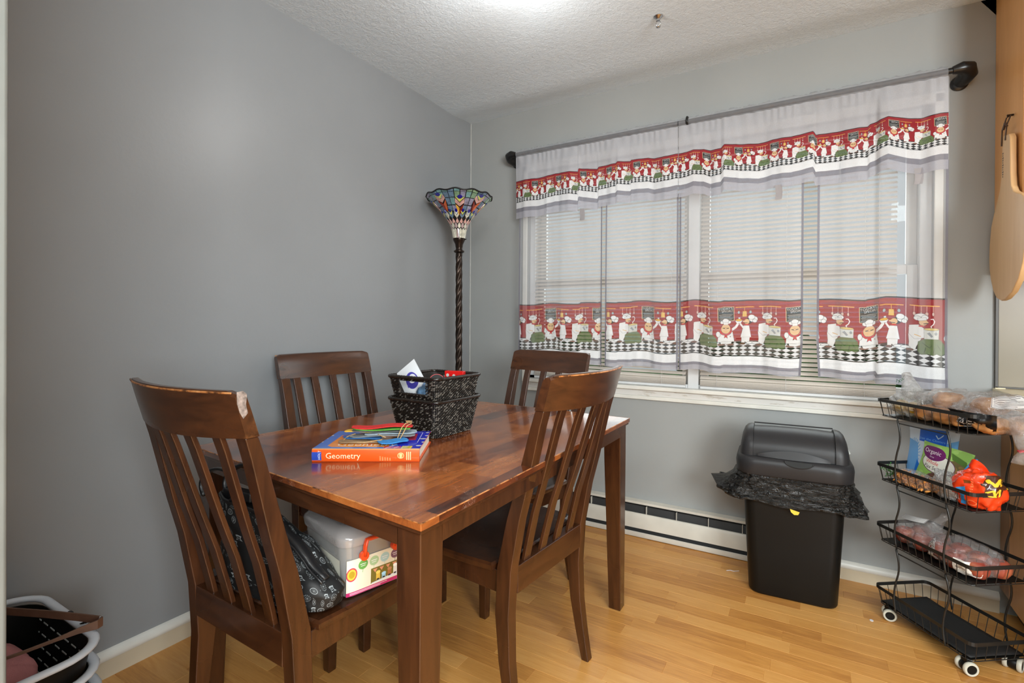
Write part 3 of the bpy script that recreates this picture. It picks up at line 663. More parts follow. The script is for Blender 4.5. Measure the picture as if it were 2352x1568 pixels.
def cloth(parent, name, x0, x1, ztop, zbot, mat, y0, kind, tile=0.24, thick=0, nv=6, dx=0.006, xb0=None, xb1=None, u0=0.0):
    """piece of a curtain between two heights; kind 'v' valance or 'p' panel"""
    nu = max(6, int((x1 - x0) / dx)); rows = []
    xb0 = x0 if xb0 is None else xb0; xb1 = x1 if xb1 is None else xb1
    def P(u, v):
        z = ztop + (zbot - ztop) * v; k = min(1.0, max(0.0, (ZR - z) / 0.22))
        lo = min(1, max(0, (1.05 - z) / 0.15)) if kind == 'p' else 0
        a = x0 + (xb0 - x0) * lo; b = x1 + (xb1 - x1) * lo; x = a + (b - a) * u
        g = max(0.0, 1 - (ZR - z) / 0.10)
        if kind == 'v':
            y = y0 + (fold(x) * 0.8 + dzv(x) * -0.45) * k + ppl(x) * k + 0.0035 * g * math.sin(x * 170 + 3 * math.sin(x * 21)); zz = z + dzv(x) * 0.75 * k
        else:
            kk = min(1.0, (ZR - z) / 0.9)
            y = y0 + fold(x, 0.9) * (0.35 + 0.75 * kk) + ppl(x) * 0.8 + 0.003 * g * math.sin(x * 240); zz = z + (dzv(x) * 0.25 + 0.004 * math.sin(x * 23)) * kk - (0.018 * lo if x > 2.165 else 0)
        return (x, y, zz)
    mb = MB(); pts0 = [P(i / nu, 0.5) for i in range(nu + 1)]; s = [u0]
    for i in range(nu): s.append(s[-1] + math.hypot(pts0[i + 1][0] - pts0[i][0], pts0[i + 1][1] - pts0[i][1]))
    mb.grid(P, nu, nv, uvfn=lambda u, v: (s[int(round(u * nu))] / tile, 1 - v))
    return mb.build(name, mat, parent, smooth=True)
def curtain(nm_label, loc, val, panels, tagx):
    t = thing('kitchen_curtain', nm_label, 'curtain', (0, 0, 0), 0, 'chef print curtains on one rod')
    yv, yp = -0.100, -0.078
    v = cloth(t, 'valance', val[0], val[1], 2.128, 1.990, M_sheer2, yv, 'v', nv=14, dx=0.004)
    cloth(v, 'printed_band', val[0], val[1], 1.990, 1.864, M_print_v, yv, 'v', tile=0.158, nv=6, dx=0.004)
    cloth(v, 'white_band', val[0], val[1], 1.864, 1.829, M_whiteband, yv, 'v', nv=3, dx=0.004)
    cloth(v, 'hem', val[0], val[1], 1.829, 1.806, M_hem, yv, 'v', nv=2, dx=0.004)
    cloth(v, 'hem', val[0], val[1], 1.806, 1.768, M_hem2, yv, 'v', nv=2, dx=0.004)
    for (a, b, a2, b2, u0) in panels:
        p_ = cloth(t, 'panel', a, b, 2.128, 1.252, M_sheer, yp, 'p', nv=30)
        cloth(p_, 'printed_band', a, b, 1.252, 0.982, M_print, yp, 'p', tile=0.31, nv=10, u0=u0, xb0=a2, xb1=b2)
        cloth(p_, 'white_band', a, b, 0.982, 0.940, M_whiteband, yp, 'p', nv=3, xb0=a2, xb1=b2)
        cloth(p_, 'hem', a, b, 0.940, 0.926, M_hem, yp, 'p', nv=2, xb0=a2, xb1=b2)
        cloth(p_, 'hem', a, b, 0.926, 0.902, M_hem2, yp, 'p', nv=2, xb0=a2, xb1=b2)
        for e, e2 in ((a, a2), (b, b2)):   # stitched side edges read as darker cords
            w_ = 0.009 if e == a else -0.009
            q = cloth(p_, 'side_hem', min(e, e + w_), max(e, e + w_), 1.80, 0.905, M_hem, yp - 0.0015, 'p', nv=16, dx=0.003, xb0=min(e2, e2 + w_), xb1=max(e2, e2 + w_))
    # rod pocket gathered round the rod
    mb = MB(); n = int((val[1] - val[0]) / 0.004); rings = []
    for i in range(n + 1):
        x = val[0] + (val[1] - val[0]) * i / n; ring = []
        for k in range(14):
            a = 2 * PI * k / 14; r_ = 0.0175 + 0.006 * mnoise.noise(Vector((x * 30, math.cos(a) * 1.6, math.sin(a) * 1.6))) + 0.005 * mnoise.noise(Vector((x * 90, math.cos(a) * 2, math.sin(a) * 2 + 3)))
            zz = math.sin(a) * r_ * (1.35 if math.sin(a) < 0 else 1.15)
            ring.append((x, -0.085 + math.cos(a) * r_, 2.150 + zz))
        rings.append(ring)
    mb.loft(rings, cap=False); mb.build('rod_pocket', M_sheer, t, smooth=True)
    for tx in tagx:
        mb = MB(); mb.grid(lambda u, v: (tx + 0.028 * u + 0.004 * math.sin(3 * v), yv + 0.004 + 0.004 * v, 1.776 - 0.065 * v), 3, 4); mb.build('care_tag', plain('grey_care_tag', rgb(150, 146, 148), 0.7), t, smooth=True)
curtain('sheer chef print curtain and valance on the left, narrower part of the rod', 0, (0.400, 1.345), [(0.421, 0.935, 0.421, 0.935, 0.05), (0.957, 1.343, 0.957, 1.343, 0.02)], (0.812,))
curtain('sheer chef print curtain and valance on the right, wider part of the rod', 0, (1.348, 2.390), [(1.349, 1.896, 1.349, 1.888, 0.03), (1.949, 2.396, 1.957, 2.400, 0.06)], (1.78, 2.285))
rod = thing('curtain_rod', 'black metal curtain rod with curved knob ends above the window', 'curtain rod', (0, -0.085, 2.150))
MB().tube([(0.392, 0, 0), (2.405, 0, 0)], 0.0115, 16).build('pole', M_blackmetal, rod, smooth='auto')
for sx, x in ((-1, 0.385), (1, 2.412)):
    mb = MB(); mb.tube([(x - sx * 0.006, 0, 0), (x + sx * 0.022, 0, 0.004), (x + sx * 0.042, 0.014, 0.002), (x + sx * 0.048, 0.036, -0.008), (x + sx * 0.040, 0.058, -0.018), (x + sx * 0.03, 0.078, -0.024)], [0.015, 0.023, 0.029, 0.031, 0.028, 0.024], 18)
    mb.build('end_knob', M_blackmetal, rod, smooth='auto')
    MB().lathe([(0.0, 0.0), (0.030, 0.0), (0.030, 0.006), (0.022, 0.012), (0.0, 0.012)], 24).build('wall_plate', M_blackmetal, rod, loc=(x + sx * 0.03, 0.0845, -0.026), rot=(PI / 2, 0, 0), smooth='auto')
MB().box((1.389, 0.040, -0.008), (0.012, 0.088, 0.014)).build('bracket', M_blackmetal, rod, bevel=0.002)
MB().tube([(1.389, 0.0, -0.018), (1.389, -0.016, -0.012), (1.389, -0.020, 0.004), (1.389, -0.012, 0.018), (1.389, 0.004, 0.02)], 0.006, 8).build('bracket', M_blackmetal, rod, smooth=True)
# ------------------------------------------------------------------ dining table
TZ = 0.755
tb = thing('dining_table', 'worn red-brown wooden dining table with square tapered legs, chairs on every side', 'table', (0.85, -1.32, 0))
TC = [(0.323, -1.885), (1.300, -1.978), (1.303, -0.718), (0.390, -0.676)]
TC = [(a - 0.85, b + 1.32) for a, b in TC]
cx_, cy_ = sum(a for a, b in TC) / 4, sum(b for a, b in TC) / 4
def inset(P, d):
    n = len(P); out = []
    for i in range(n):
        p0, p1, p2 = Vector(P[i - 1]), Vector(P[i]), Vector(P[(i + 1) % n]); a = (p1 - p0).normalized(); b = (p2 - p1).normalized()
        na, nb = Vector((-a.y, a.x)), Vector((-b.y, b.x)); k = (na + nb) / (1 + na.dot(nb)); out.append(tuple(p1 + k * d))
    return out
MB().prism(TC, TZ - 0.016, TZ).build('tabletop', M_table, tb, bevel=0.0022, seg=2)
MB().prism(inset(TC, 0.004), TZ - 0.024, TZ - 0.016).build('edge_band', M_dw, tb, bevel=0.001)
TE = inset(TC, 0.0012); MB().tube([(x, y, TZ - 0.0012) for q in range(4) for k in range(12) for x, y in [tuple(Vector(TE[q]).lerp(Vector(TE[(q + 1) % 4]), k / 12))]], 0.0016, 6, closed=True).build('worn_edge', M_worn, tb)
I0 = inset(TC, 0.012); I1 = inset(TC, 0.036)
for i in range(4):
    a, b, c2, d2 = I0[i], I0[(i + 1) % 4], I1[(i + 1) % 4], I1[i]
    e = (Vector(b) - Vector(a)).normalized() * 0.062
    P = [Vector(a) + e, Vector(b) - e, Vector(c2) - e * 0.6, Vector(d2) + e * 0.6]
    MB().prism([tuple(q) for q in P], 0.690, TZ - 0.024).build('apron', M_dwx if i % 2 == 0 else M_dw, tb, bevel=0.002)
LG = inset(TC, 0.012)
for i, (x, y) in enumerate(LG):
    e1 = (Vector(LG[(i + 1) % 4]) - Vector((x, y))).normalized(); e2 = (Vector(LG[i - 1]) - Vector((x, y))).normalized()
    def sq(wd, z): return [(x, y, z), (*(Vector((x, y)) + e1 * wd), z), (*(Vector((x, y)) + e1 * wd + e2 * wd), z), (*(Vector((x, y)) + e2 * wd), z)]
    def sq2(wd, z, o_):
        q = Vector((x, y)) + (e1 + e2) * o_; return [(*q, z), (*(q + e1 * wd), z), (*(q + e1 * wd + e2 * wd), z), (*(q + e2 * wd), z)]
    MB().loft([sq2(0.046, 0.0, 0.004), sq2(0.049, 0.006, 0.002), sq(0.068, 0.60), sq(0.070, TZ - 0.024)]).build('leg', M_dw, tb, bevel=0.003)

# ------------------------------------------------------------------ dining chairs
def yb(z): return float(np.interp(z, [0, .167, .328, .46, .60, .69, .86, 1.0], [-.034, -.006, 0, -.008, -.034, -.058, -.098, -.138]))
def sag(x): return 0.046 * (1 - (x / 0.22) ** 2)
CHP = []
def chair_parts(t):
    # rear legs run up into the back posts
    for s_ in (-1, 1):
        rings = []
        for z in [0, .02, .1, .2, .328, .40, .46, .53, .60, .69, .78, .86, .905]:
            y = yb(z); dp = float(np.interp(z, [0, .328, .46, .905], [.026, .046, .048, .028])); wd = float(np.interp(z, [0, .33, .9], [.030, .038, .038]))
            x1 = s_ * 0.220; x0 = s_ * (0.220 - wd); rings.append([(x0, y, z), (x1, y, z), (x1, y + dp, z), (x0, y + dp, z)])
        MB().loft(rings).build('leg', M_dw, t, bevel=0.003)
    for s_ in (-1, 1):
        def q(wd, z): return [(s_ * 0.205 - s_ * wd, 0.425 - wd, z), (s_ * 0.205, 0.425 - wd, z), (s_ * 0.205, 0.425, z), (s_ * 0.205 - s_ * wd, 0.425, z)]
        MB().loft([q(0.028, 0), q(0.030, 0.01), q(0.040, 0.38), q(0.040, 0.447)]).build('leg', M_dw, t, bevel=0.003)
    # top rail, bowed backwards
    mb = MB(); rings = []
    for i in range(23):
        x = -0.2225 + 0.445 * i / 22; r_ = []
        e_ = min(1, (0.2225 - abs(x)) / 0.012); zt = 1.0 - 0.007 * (1 - e_) ** 2
        for z, o_ in ((0.905, 0.0), (0.95, 0.0), (zt - 0.006, 0.001), (zt, 0.006), (zt, 0.018), (zt - 0.006, 0.024), (0.95, 0.026), (0.905, 0.027)):
            r_.append((x, yb(z) - sag(x) * 0.92 + o_, z - 0.006 * (1 - (x / 0.22) ** 2) * (z < 0.91)))
        rings.append(r_)
    mb.loft(rings); mb.build('top_rail', M_dwx, t, smooth='auto')
    MB().tube([(x, yb(1.0) - sag(x) * 0.92 + 0.0028, 0.9962) for x in [-0.216 + 0.432 * k / 30 for k in range(31)]], 0.0021, 6).build('worn_edge', M_worn, t)
    # slats
    for x in (-0.135, -0.045, 0.045, 0.135):
        rings = []
        for i in range(13):
            z = 0.452 + (0.903 - 0.452) * i / 12; k = (z - 0.452) / 0.45; y = yb(z) * 1.0 + 0.012 - sag(x) * (0.10 + 0.82 * k); y2 = 0.004
            xx = x * (0.93 + 0.07 * k); rings.append([(xx - 0.0165, y, z), (xx + 0.0165, y, z), (xx + 0.0165, y + 0.013, z), (xx - 0.0165, y + 0.013, z)])
        MB().loft(rings).build('slat', M_dw, t, bevel=0.003)
    # aprons
    MB().box((0, 0.012, 0.422), (0.366, 0.036, 0.076)).build('apron', M_dwx, t, bevel=0.002)
    MB().box((0, 0.410, 0.416), (0.332, 0.02, 0.062)).build('apron', M_dwx, t, bevel=0.002)
    for s_ in (-1, 1):
        MB().prism([(s_ * 0.190, 0.046), (s_ * 0.212, 0.046), (s_ * 0.206, 0.386), (s_ * 0.184, 0.386)], 0.385, 0.447).build('apron', M_dw, t, bevel=0.002)
    # solid seat, slightly dished, wider towards the front
    prof = [(-0.178, 0.034), (-0.178, 0.050), (-0.224, 0.056), (-0.232, 0.14), (-0.235, 0.25), (-0.232, 0.36), (-0.222, 0.412), (-0.20, 0.436), (-0.12, 0.446), (0, 0.449)]
    prof = prof + [(-a, b) for a, b in prof[:-1]][::-1]
    n = len(prof); cxy = Vector((0, 0.24)); rings = []
    for k, z in ((1.0, 0.447), (1.012, 0.452), (1.012, 0.462), (0.985, 0.4675), (0.93, 0.4665), (0.7, 0.461), (0.4, 0.459), (0.1, 0.459)):
        rings.append([(cxy.x + (a - cxy.x) * k, max(0.031, cxy.y + (b - cxy.y) * k), z) for a, b in prof])
    MB().loft(rings).build('seat', M_dw, t, smooth='auto')
def chair(label, x, y, deg, proto=None):
    t = thing('dining_chair', label, 'chair', (x, y, 0), math.radians(deg), 'dark slat-back dining chairs around the table')
    if proto is None: chair_parts(t)
    else:
        for ch in proto.children:
            c_ = ch.copy(); COL.objects.link(c_); c_.parent = t
    return t
chA = chair('dark slat-back chair in the left foreground with a handbag and plastic box on its seat', 0.765, -2.010, -1.5)
chair('dark slat-back chair against the grey wall, facing the long side of the table', 0.213, -1.234, -95.5, chA)
chair('dark slat-back chair at the far table end below the curtained window', 0.820, -0.633, 169.3, chA)
chair('dark slat-back chair seen from behind on the right side of the table', 1.244, -1.313, 85, chA)

mb = MB(); sc_ = [(0.004, 0.998), (0.016, 0.999), (0.024, 0.992), (0.022, 0.972), (0.026, 0.955), (0.017, 0.945), (0.010, 0.958), (0.005, 0.975)]
mb.prism([(yb(0.97) + a - 0.004, z) for a, z in sc_], 0.2222, 0.2236, Matrix(((0, 0, 1, 0), (1, 0, 0, 0), (0, 1, 0, 0), (0, 0, 0, 1)))); o = mb.build('scuff', plain('rubbed_grey_scuff', rgb(150, 136, 128), 0.6, var=0.3, scale=120), chA); o['label'] = 'pale rubbed patch'
# ------------------------------------------------------------------ torchiere lamp
lp = thing('floor_lamp', 'tall torchiere floor lamp with peacock stained glass shade and twisted bronze pole in the corner', 'lamp', (0.232, -0.425, 0))
Ltilt = Matrix.Rotation(math.radians(-0.9), 4, Vector((0.51, -0.0, 0)).normalized()) @ Matrix.Rotation(math.radians(-0.9), 4, 'Y')
def LB(mb, name, mat, par=lp, **k): return mb.build(name, mat, par, M=Ltilt, **k)
LB(MB().lathe([(0.0, 0.0), (0.14, 0.0), (0.142, 0.012), (0.125, 0.022), (0.07, 0.032), (0.04, 0.055), (0.03, 0.075), (0.018, 0.09), (0.0, 0.09)], 40), 'base', M_bronze, smooth='auto')
mb = MB(); rings = []
for i in range(171):
    z = 0.085 + i * (1.520 - 0.085) / 170; ring = []
    for k in range(24):
        a = 2 * PI * k / 24; r_ = 0.0165 * (1 + 0.20 * math.cos(5 * (a - z * 20))) ; ring.append((r_ * math.cos(a), r_ * math.sin(a), z))
    rings.append(ring)
mb.loft(rings); LB(mb, 'pole', M_bronze, smooth=True)
LB(MB().lathe([(0.0, 1.512), (0.018, 1.512), (0.020, 1.522), (0.018, 1.53), (0.029, 1.537), (0.030, 1.543), (0.020, 1.549), (0.018, 1.558), (0.020, 1.563), (0.022, 1.580), (0.030, 1.597), (0.034, 1.605), (0.034, 1.614), (0.0, 1.614)], 32), 'collar', M_bronze, smooth='auto')
for k in range(3):
    a = k * 2 * PI / 3 + 0.35; LB(MB().tube([(0.030 * math.cos(a), 0.030 * math.sin(a), 1.609), (0.043 * math.cos(a), 0.043 * math.sin(a), 1.609)], 0.0028, 8), 'thumb_screw', M_bronze)
def shp(t):   # shade profile, t from 0 bottom to 1 rim
    r_ = float(np.interp(t, [0, .16, .3, .45, .6, .75, .88, 1.0], [.033, .040, .052, .076, .106, .142, .168, .186])); return r_, 1.610 + 0.245 * float(np.interp(t, [0, .16, .3, .45, .6, .75, .88, 1], [0, .19, .34, .50, .65, .80, .90, .965]))
def spt(th, t, o=0.0):
    r_, z = shp(t); r2, z2 = shp(min(1, t + 0.02)); r1, z1 = shp(max(0, t - 0.02)); n = Vector((z2 - z1, -(r2 - r1))).normalized()
    r_ += n.x * o; z += n.y * o; z += 0.0045 * math.cos(12 * th) * max(0, t - 0.85) / 0.15
    return (r_ * math.cos(th), r_ * math.sin(th), z)
M_lead = plain('dark_lead_came', (0.02, 0.019, 0.02, 1), 0.4, 0.5)
mb = MB(); mb.grid(lambda u, v: spt(2 * PI * u, v, -0.0012), 96, 24); sh = LB(mb, 'lamp_shade', M_lead, smooth=True)
LB(MB().tube([spt(2 * PI * k / 128, 1.0) for k in range(128)], 0.0042, 8, closed=True), 'rim', M_lead, sh, smooth=True)
def m_pane(name, col, tr=0.35):
    s = N(name); v = s.coord(); f = s.noise(v, 45, 4, 0.6, 1); d = tuple(x * 0.6 for x in col[:3]) + (1,); l_ = tuple(min(1, x * 1.25) for x in col[:3]) + (1,)
    s.set(s.ramp(f, [(0.3, d), (0.7, l_)]), 0.12, 0, Specular__IOR__Level=0.7); s.b.inputs['Transmission Weight'].default_value = 0.0
    s.b.inputs['Coat Weight'].default_value = 0.4; s.b.inputs['Coat Roughness'].default_value = 0.06; return s.m
PC = {k: m_pane('stained_glass_' + k, c) for k, c in dict(blue=rgb(26, 22, 130), yellow=rgb(214, 214, 110), pink=rgb(206, 160, 150), red=rgb(120, 30, 14), orange=rgb(205, 95, 45), amber=rgb(214, 160, 60), lilac=rgb(140, 138, 160), teal=rgb(110, 150, 150), slate=rgb(100, 124, 146), cream=rgb(200, 196, 178), rose=rgb(172, 150, 148), green=rgb(120, 150, 120), white=rgb(200, 204, 205)).items()}
NP = [0]
def pane(th0, P, col, o=0.0009):
    """P in (angle offset, t) space"""
    if NP[0] >= 298: return
    NP[0] += 1; n = len(P)
    cu, cv = sum(a for a, b in P) / n, sum(b for a, b in P) / n
    top = [spt(th0 + cu + (a - cu) * 0.93, cv + (b - cv) * 0.94, o + 0.0006) for a, b in P]; bot = [spt(th0 + a, b, o - 0.0018) for a, b in P]
    mid = [spt(th0 + cu + (a - cu) * 0.97, cv + (b - cv) * 0.97, o + 0.0001) for a, b in P]
    m_ = MB(); m_.loft([bot, mid, top]); LB(m_, 'glass_pane', PC[col], sh)
S8 = 2 * PI / 8; rp = random.Random(3)
TH0 = math.radians(-52)   # one seam faces the camera
for k in range(8):
    th = TH0 + k * S8; g = 0.012
    for j in range(2):    # long pale panels at the foot
        a = (j - 0.5) * S8 / 2; pane(th + a, [(-S8 / 4 + 0.03, 0.01), (S8 / 4 - 0.03, 0.01), (S8 / 4 - 0.02, 0.165), (0, 0.20), (-S8 / 4 + 0.02, 0.165)], 'cream' if (k + j) % 3 else 'rose')
        b = j * S8 / 2; w2 = S8 / 4 - 0.02; pane(th + b, [(0, 0.185), (w2, 0.225), (w2 * 0.8, 0.27), (0, 0.315), (-w2 * 0.8, 0.27), (-w2, 0.225)], 'rose' if j else 'cream')
        pane(th + a, [(0, 0.285), (S8 / 4 - 0.03, 0.325), (0, 0.39), (-S8 / 4 + 0.03, 0.325)], 'pink')
    def feather(tc, t0, w, sc, cols):
        pane(th + tc, [(-w, t0 - 0.02 * sc), (0, t0 - 0.09 * sc), (0, t0 - 0.03 * sc), (-w * 0.9, t0 + 0.06 * sc)], cols[0], 0.0018)
        pane(th + tc, [(w, t0 - 0.02 * sc), (0, t0 - 0.09 * sc), (0, t0 - 0.03 * sc), (w * 0.9, t0 + 0.06 * sc)], cols[0], 0.0018)
        pane(th + tc, [(-w * 0.85, t0 + 0.08 * sc), (0, t0 - 0.015 * sc), (w * 0.85, t0 + 0.08 * sc), (0, t0 + 0.05 * sc)], cols[1], 0.0024)
        pane(th + tc, [(w * 0.46 * math.cos(q * PI / 4), t0 + 0.085 * sc + 0.044 * sc * math.sin(q * PI / 4)) for q in range(8)], 'blue', 0.0036)
        if cols[2]:
            pane(th + tc, [(-w * 0.95, t0 - 0.05 * sc), (-0.008, t0 - 0.115 * sc), (-0.008, t0 - 0.25 * sc), (-w * 0.5, t0 - 0.20 * sc)], cols[2], 0.0018)
            pane(th + tc, [(w * 0.95, t0 - 0.05 * sc), (0.008, t0 - 0.115 * sc), (0.008, t0 - 0.25 * sc), (w * 0.5, t0 - 0.20 * sc)], cols[3], 0.0018)
    feather(0.0, 0.79 if k % 2 else 0.70, S8 * 0.26, 1.05, ('pink', 'yellow', 'red' if k % 2 else 'amber', 'orange' if k % 2 else 'red'))
    feather(-S8 / 4, 0.465, S8 * 0.21, 0.85, ('cream', 'white', None, None)); feather(S8 / 4, 0.465, S8 * 0.21, 0.85, ('slate', 'yellow', None, None))
    bgc = ['lilac', 'slate', 'teal', 'green']
    for j in range(4):    # background tiles between and above the feathers
        a0 = (j - 2) * S8 / 4; a1 = a0 + S8 / 4; mid = (a0 + a1) / 2
        pane(th, [(a0 + g, 0.92), (a1 - g, 0.92), (a1 - g, 0.99), (mid, 1.0), (a0 + g, 0.99)], rp.choice(bgc), 0.0)
        pane(th, [(a0 + g, 0.78), (a1 - g, 0.78), (a1 - g, 0.905), (a0 + g, 0.905)], rp.choice(bgc), 0.0)
    for sgn in (-1, 1):
        pane(th, [(sgn * S8 * 0.26, 0.64), (sgn * (S8 * 0.5 - g), 0.64), (sgn * (S8 * 0.5 - g), 0.765), (sgn * S8 * 0.26, 0.765)], rp.choice(bgc[:3]), 0.0)
        pane(th, [(sgn * S8 * 0.14, 0.53), (sgn * (S8 * 0.5 - g), 0.53), (sgn * (S8 * 0.5 - g), 0.625), (sgn * S8 * 0.2, 0.625)], rp.choice(['lilac', 'slate']), 0.0)
# ------------------------------------------------------------------ wicker baskets, nested
def m_wicker():
    s = N('dark_twisted_seagrass'); v = s.coord(); f = s.noise(v, 420, 3, 0.6)
    s.set(s.ramp(f, [(0.45, (0.006, 0.004, 0.003, 1)), (0.62, (0.022, 0.014, 0.009, 1)), (0.74, (0.14, 0.11, 0.09, 1))]), 0.26, 0, Specular__IOR__Level=0.5); return s.m  # palest ramp stop paints small highlights into the strands
M_wick = m_wicker()
M_wick2 = plain('painted_weave_glint', (0.17, 0.145, 0.12, 1), 0.35, var=0.45, scale=300)  # pale strands put the glints of the lit weave into colour
def basket_ring(W0, D0, W1, D1, Hh, t):
    k = t; return rrect(W0 + (W1 - W0) * k, D0 + (D1 - D0) * k, 0.022, 4)
def wicker(label, loc, rz, W0, D0, W1, D1, Hh, lid_hole, zmin=0.0, group=None):
    t = thing('wicker_basket', label, 'basket', loc, rz, group)
    def path(z, n, o=0.0):   # evenly spaced points round the wall at height z
        k = z / Hh; P = rrect(W0 + (W1 - W0) * k + 2 * o, D0 + (D1 - D0) * k + 2 * o, 0.022, 4); P = P + [P[0]]
        L_ = [0]
        for a, b in zip(P[:-1], P[1:]): L_.append(L_[-1] + math.dist(a, b))
        out = []
        for i in range(n):
            d = L_[-1] * i / n; j = max(q for q in range(len(L_)) if L_[q] <= d); f = (d - L_[j]) / max(1e-9, L_[j + 1] - L_[j])
            out.append((P[j][0] + (P[j + 1][0] - P[j][0]) * f, P[j][1] + (P[j + 1][1] - P[j][1]) * f))
        return out
    def in_hole(x, y, z, k):
        hw = W0 + (W1 - W0) * k
        return lid_hole and abs(x) < hw * 0.27 and y < 0 and Hh - 0.055 < z < Hh - 0.012 and abs(y) > 0.4 * D0 or (lid_hole and abs(x) < hw * 0.27 and y > 0.4 * D0 and Hh - 0.055 < z < Hh - 0.012)
    wr = random.Random(4); mb = MB(); rows = int((Hh - zmin) / 0.0054); n = 108
    for r_ in range(rows):
        z = zmin + 0.004 + r_ * 0.0054; pts = path(z, n)
        for i in range(n):
            p, q = Vector(pts[i]), Vector(pts[(i + 1) % n]); m = (p + q) / 2
            if in_hole(m.x, m.y, z, z / Hh): continue
            e = (q - p); L_ = e.length * 0.62; e.normalize(); nrm = Vector((e.y, -e.x)); w_ = 1 if (i + r_) % 2 else 0
            ce = Vector((m.x + nrm.x * (0.0003 + 0.0022 * w_), m.y + nrm.y * (0.0003 + 0.0022 * w_), z)); tl = 0.45
            ax = Vector((e.x, e.y, tl)).normalized(); up = Vector((nrm.x, nrm.y, 0)); sd = ax.cross(up).normalized()
            vs = []
            for kx, kr in ((-1, 0.25), (-0.35, 1), (0.35, 1), (1, 0.25)):
                for a in range(4):
                    an = PI / 2 * a; vs.append(ce + ax * (kx * L_) + (up * math.cos(an) * 0.0026 + sd * math.sin(an) * 0.0021) * kr)
            fs = [(j * 4 + a, j * 4 + (a + 1) % 4, j * 4 + 4 + (a + 1) % 4, j * 4 + 4 + a) for j in range(3) for a in range(4)]
            mb.add(vs, fs, 1 if wr.random() < 0.34 else 0)
    tag(mb.build('weave', [M_wick, M_wick2], t, smooth=True), kind='stuff')
    # inner wall, with the grip openings left free
    mb = MB(); zz = [0.001] + [zmin + 0.001 if zmin else 0.002] + [Hh - 0.056, Hh - 0.012, Hh - 0.004]
    for z0, z1 in ((max(0.001, zmin), Hh - 0.056), (Hh - 0.056, Hh - 0.012), (Hh - 0.012, Hh - 0.002)):
        a = path(z0, n, -0.002); b = path(z1, n, -0.002)
        for i in range(n):
            j = (i + 1) % n; m = (Vector(a[i]) + Vector(a[j])) / 2
            if in_hole(m.x, m.y, (z0 + z1) / 2, 1): continue
            mb.add([(*a[i], z0), (*a[j], z0), (*b[j], z1), (*b[i], z1)], [(0, 1, 2, 3)])
    mb.add([(*p, max(0.001, zmin) + 0.002) for p in path(max(0.001, zmin), n, -0.001)], [tuple(range(n))])
    mb.build('lining', plain('dark_basket_core', (0.012, 0.009, 0.007, 1), 0.7), t)
    rp_ = path(Hh, 150, 0.002); mb = MB(); mb.tube([(x, y, Hh + 0.001) for x, y in rp_], [0.0052 + 0.0010 * (i % 2) for i in range(150)], 8, closed=True); mb.build('rim', M_wick, t, smooth=True)
    if lid_hole:
        for sy in (-1, 1):
            k = (Hh - 0.056) / Hh; yy = sy * (D0 + (D1 - D0) * k) / 2; hw = (W0 + (W1 - W0)) * 0.27
            MB().tube([(-hw + 2 * hw * i / 20, yy, Hh - 0.056) for i in range(21)], [0.0042 + 0.0008 * (i % 2) for i in range(21)], 7).build('grip_edge', M_wick, t, smooth=True)
    return t
BR = math.radians(-2.5)
BW0, BD0 = 0.178, 0.192
bcx, bcy = 0.891 - 0.089 - 0.004, -1.426 + 0.100
wicker('lower dark wicker basket standing on the table', (bcx, bcy, TZ), BR, BW0, BD0, 0.222, 0.236, 0.121, False, group='nested wicker baskets on the table')
wicker('upper dark wicker basket with open grips, nested in the one on the table', (bcx, bcy, TZ + 0.072), BR, BW0, BD0, 0.222, 0.236, 0.124, True, zmin=0.004, group='nested wicker baskets on the table')
# things in the upper basket
M_bpl = print_mat
def art_tube():
    A = Art(300, 200, 2, (222, 224, 226)); A.ell(165, 66, 80, 34, (70, 66, 160)); A.ell(180, 60, 50, 18, (222, 224, 230)); A.line([(90, 80), (150, 50), (220, 76)], 12, (80, 70, 170)); A.rect(20, 120, 280, 150, (200, 190, 170)); return A.image('pouch_print')
M_pouch = print_mat('white_blue_pouch', art_tube(), 0.25)
t = thing('snack_pouch', 'white pouch with blue print leaning out of the upper wicker basket', 'pouch', (bcx - 0.045, bcy - 0.035, TZ + 0.079), math.radians(8))
mb = MB()
def pf(sg): return lambda u, v: ((u - 0.5) * 0.105 * (1 - 0.15 * v), sg * 0.011 * math.sin(PI * u) * math.sin(PI * min(1, v * 0.92 + 0.08)) + 0.0006 * sg, v * 0.155 + 0.02 * u * v)
mb.grid(pf(-1), 10, 12); mb.grid(pf(1), 10, 12); mb.build('pouch_body', M_pouch, t, loc=(0.030, 0, 0), rot=(math.radians(10), math.radians(-24), 0), smooth=True)
M_red = plain('glossy_red_card', rgb(206, 26, 22), 0.3, var=0.04)
t = thing('card_box', 'small red card box with pale dots sticking up in the upper wicker basket', 'box', (bcx + 0.045, bcy + 0.055, TZ + 0.079), math.radians(12))
MB().box((0, 0, 0.065), (0.072, 0.022, 0.13)).build('carton', M_red, t, bevel=0.002)
for k in range(3):
    MB().lathe([(0, 0), (0.006, 0), (0.0055, 0.001), (0, 0.001)], 12).build('dot', M_greyw, t, loc=(-0.024 + 0.024 * k, -0.0108, 0.115 - 0.002 * k), rot=(PI / 2, 0, 0))
t = thing('tape_roll', 'black and red round roll beside the red box in the wicker basket', 'roll', (bcx + 0.012, bcy - 0.005, TZ + 0.079))
MB().lathe([(0.014, -0.008), (0.026, -0.008), (0.026, 0.008), (0.014, 0.008)], 28, cap=False).build('roll', M_black, t, loc=(0, 0, 0.093), rot=(PI / 2 - 0.2, 0, math.radians(35)), smooth='auto')
MB().lathe([(0.0265, -0.009), (0.028, -0.009), (0.028, 0.009), (0.0265, 0.009)], 28).build('band', M_red, t, loc=(0, 0, 0.093), rot=(PI / 2 - 0.2, 0, math.radians(35)), smooth='auto')
MB().box((0, 0, 0.034), (0.03, 0.03, 0.066)).build('core', M_black, t)
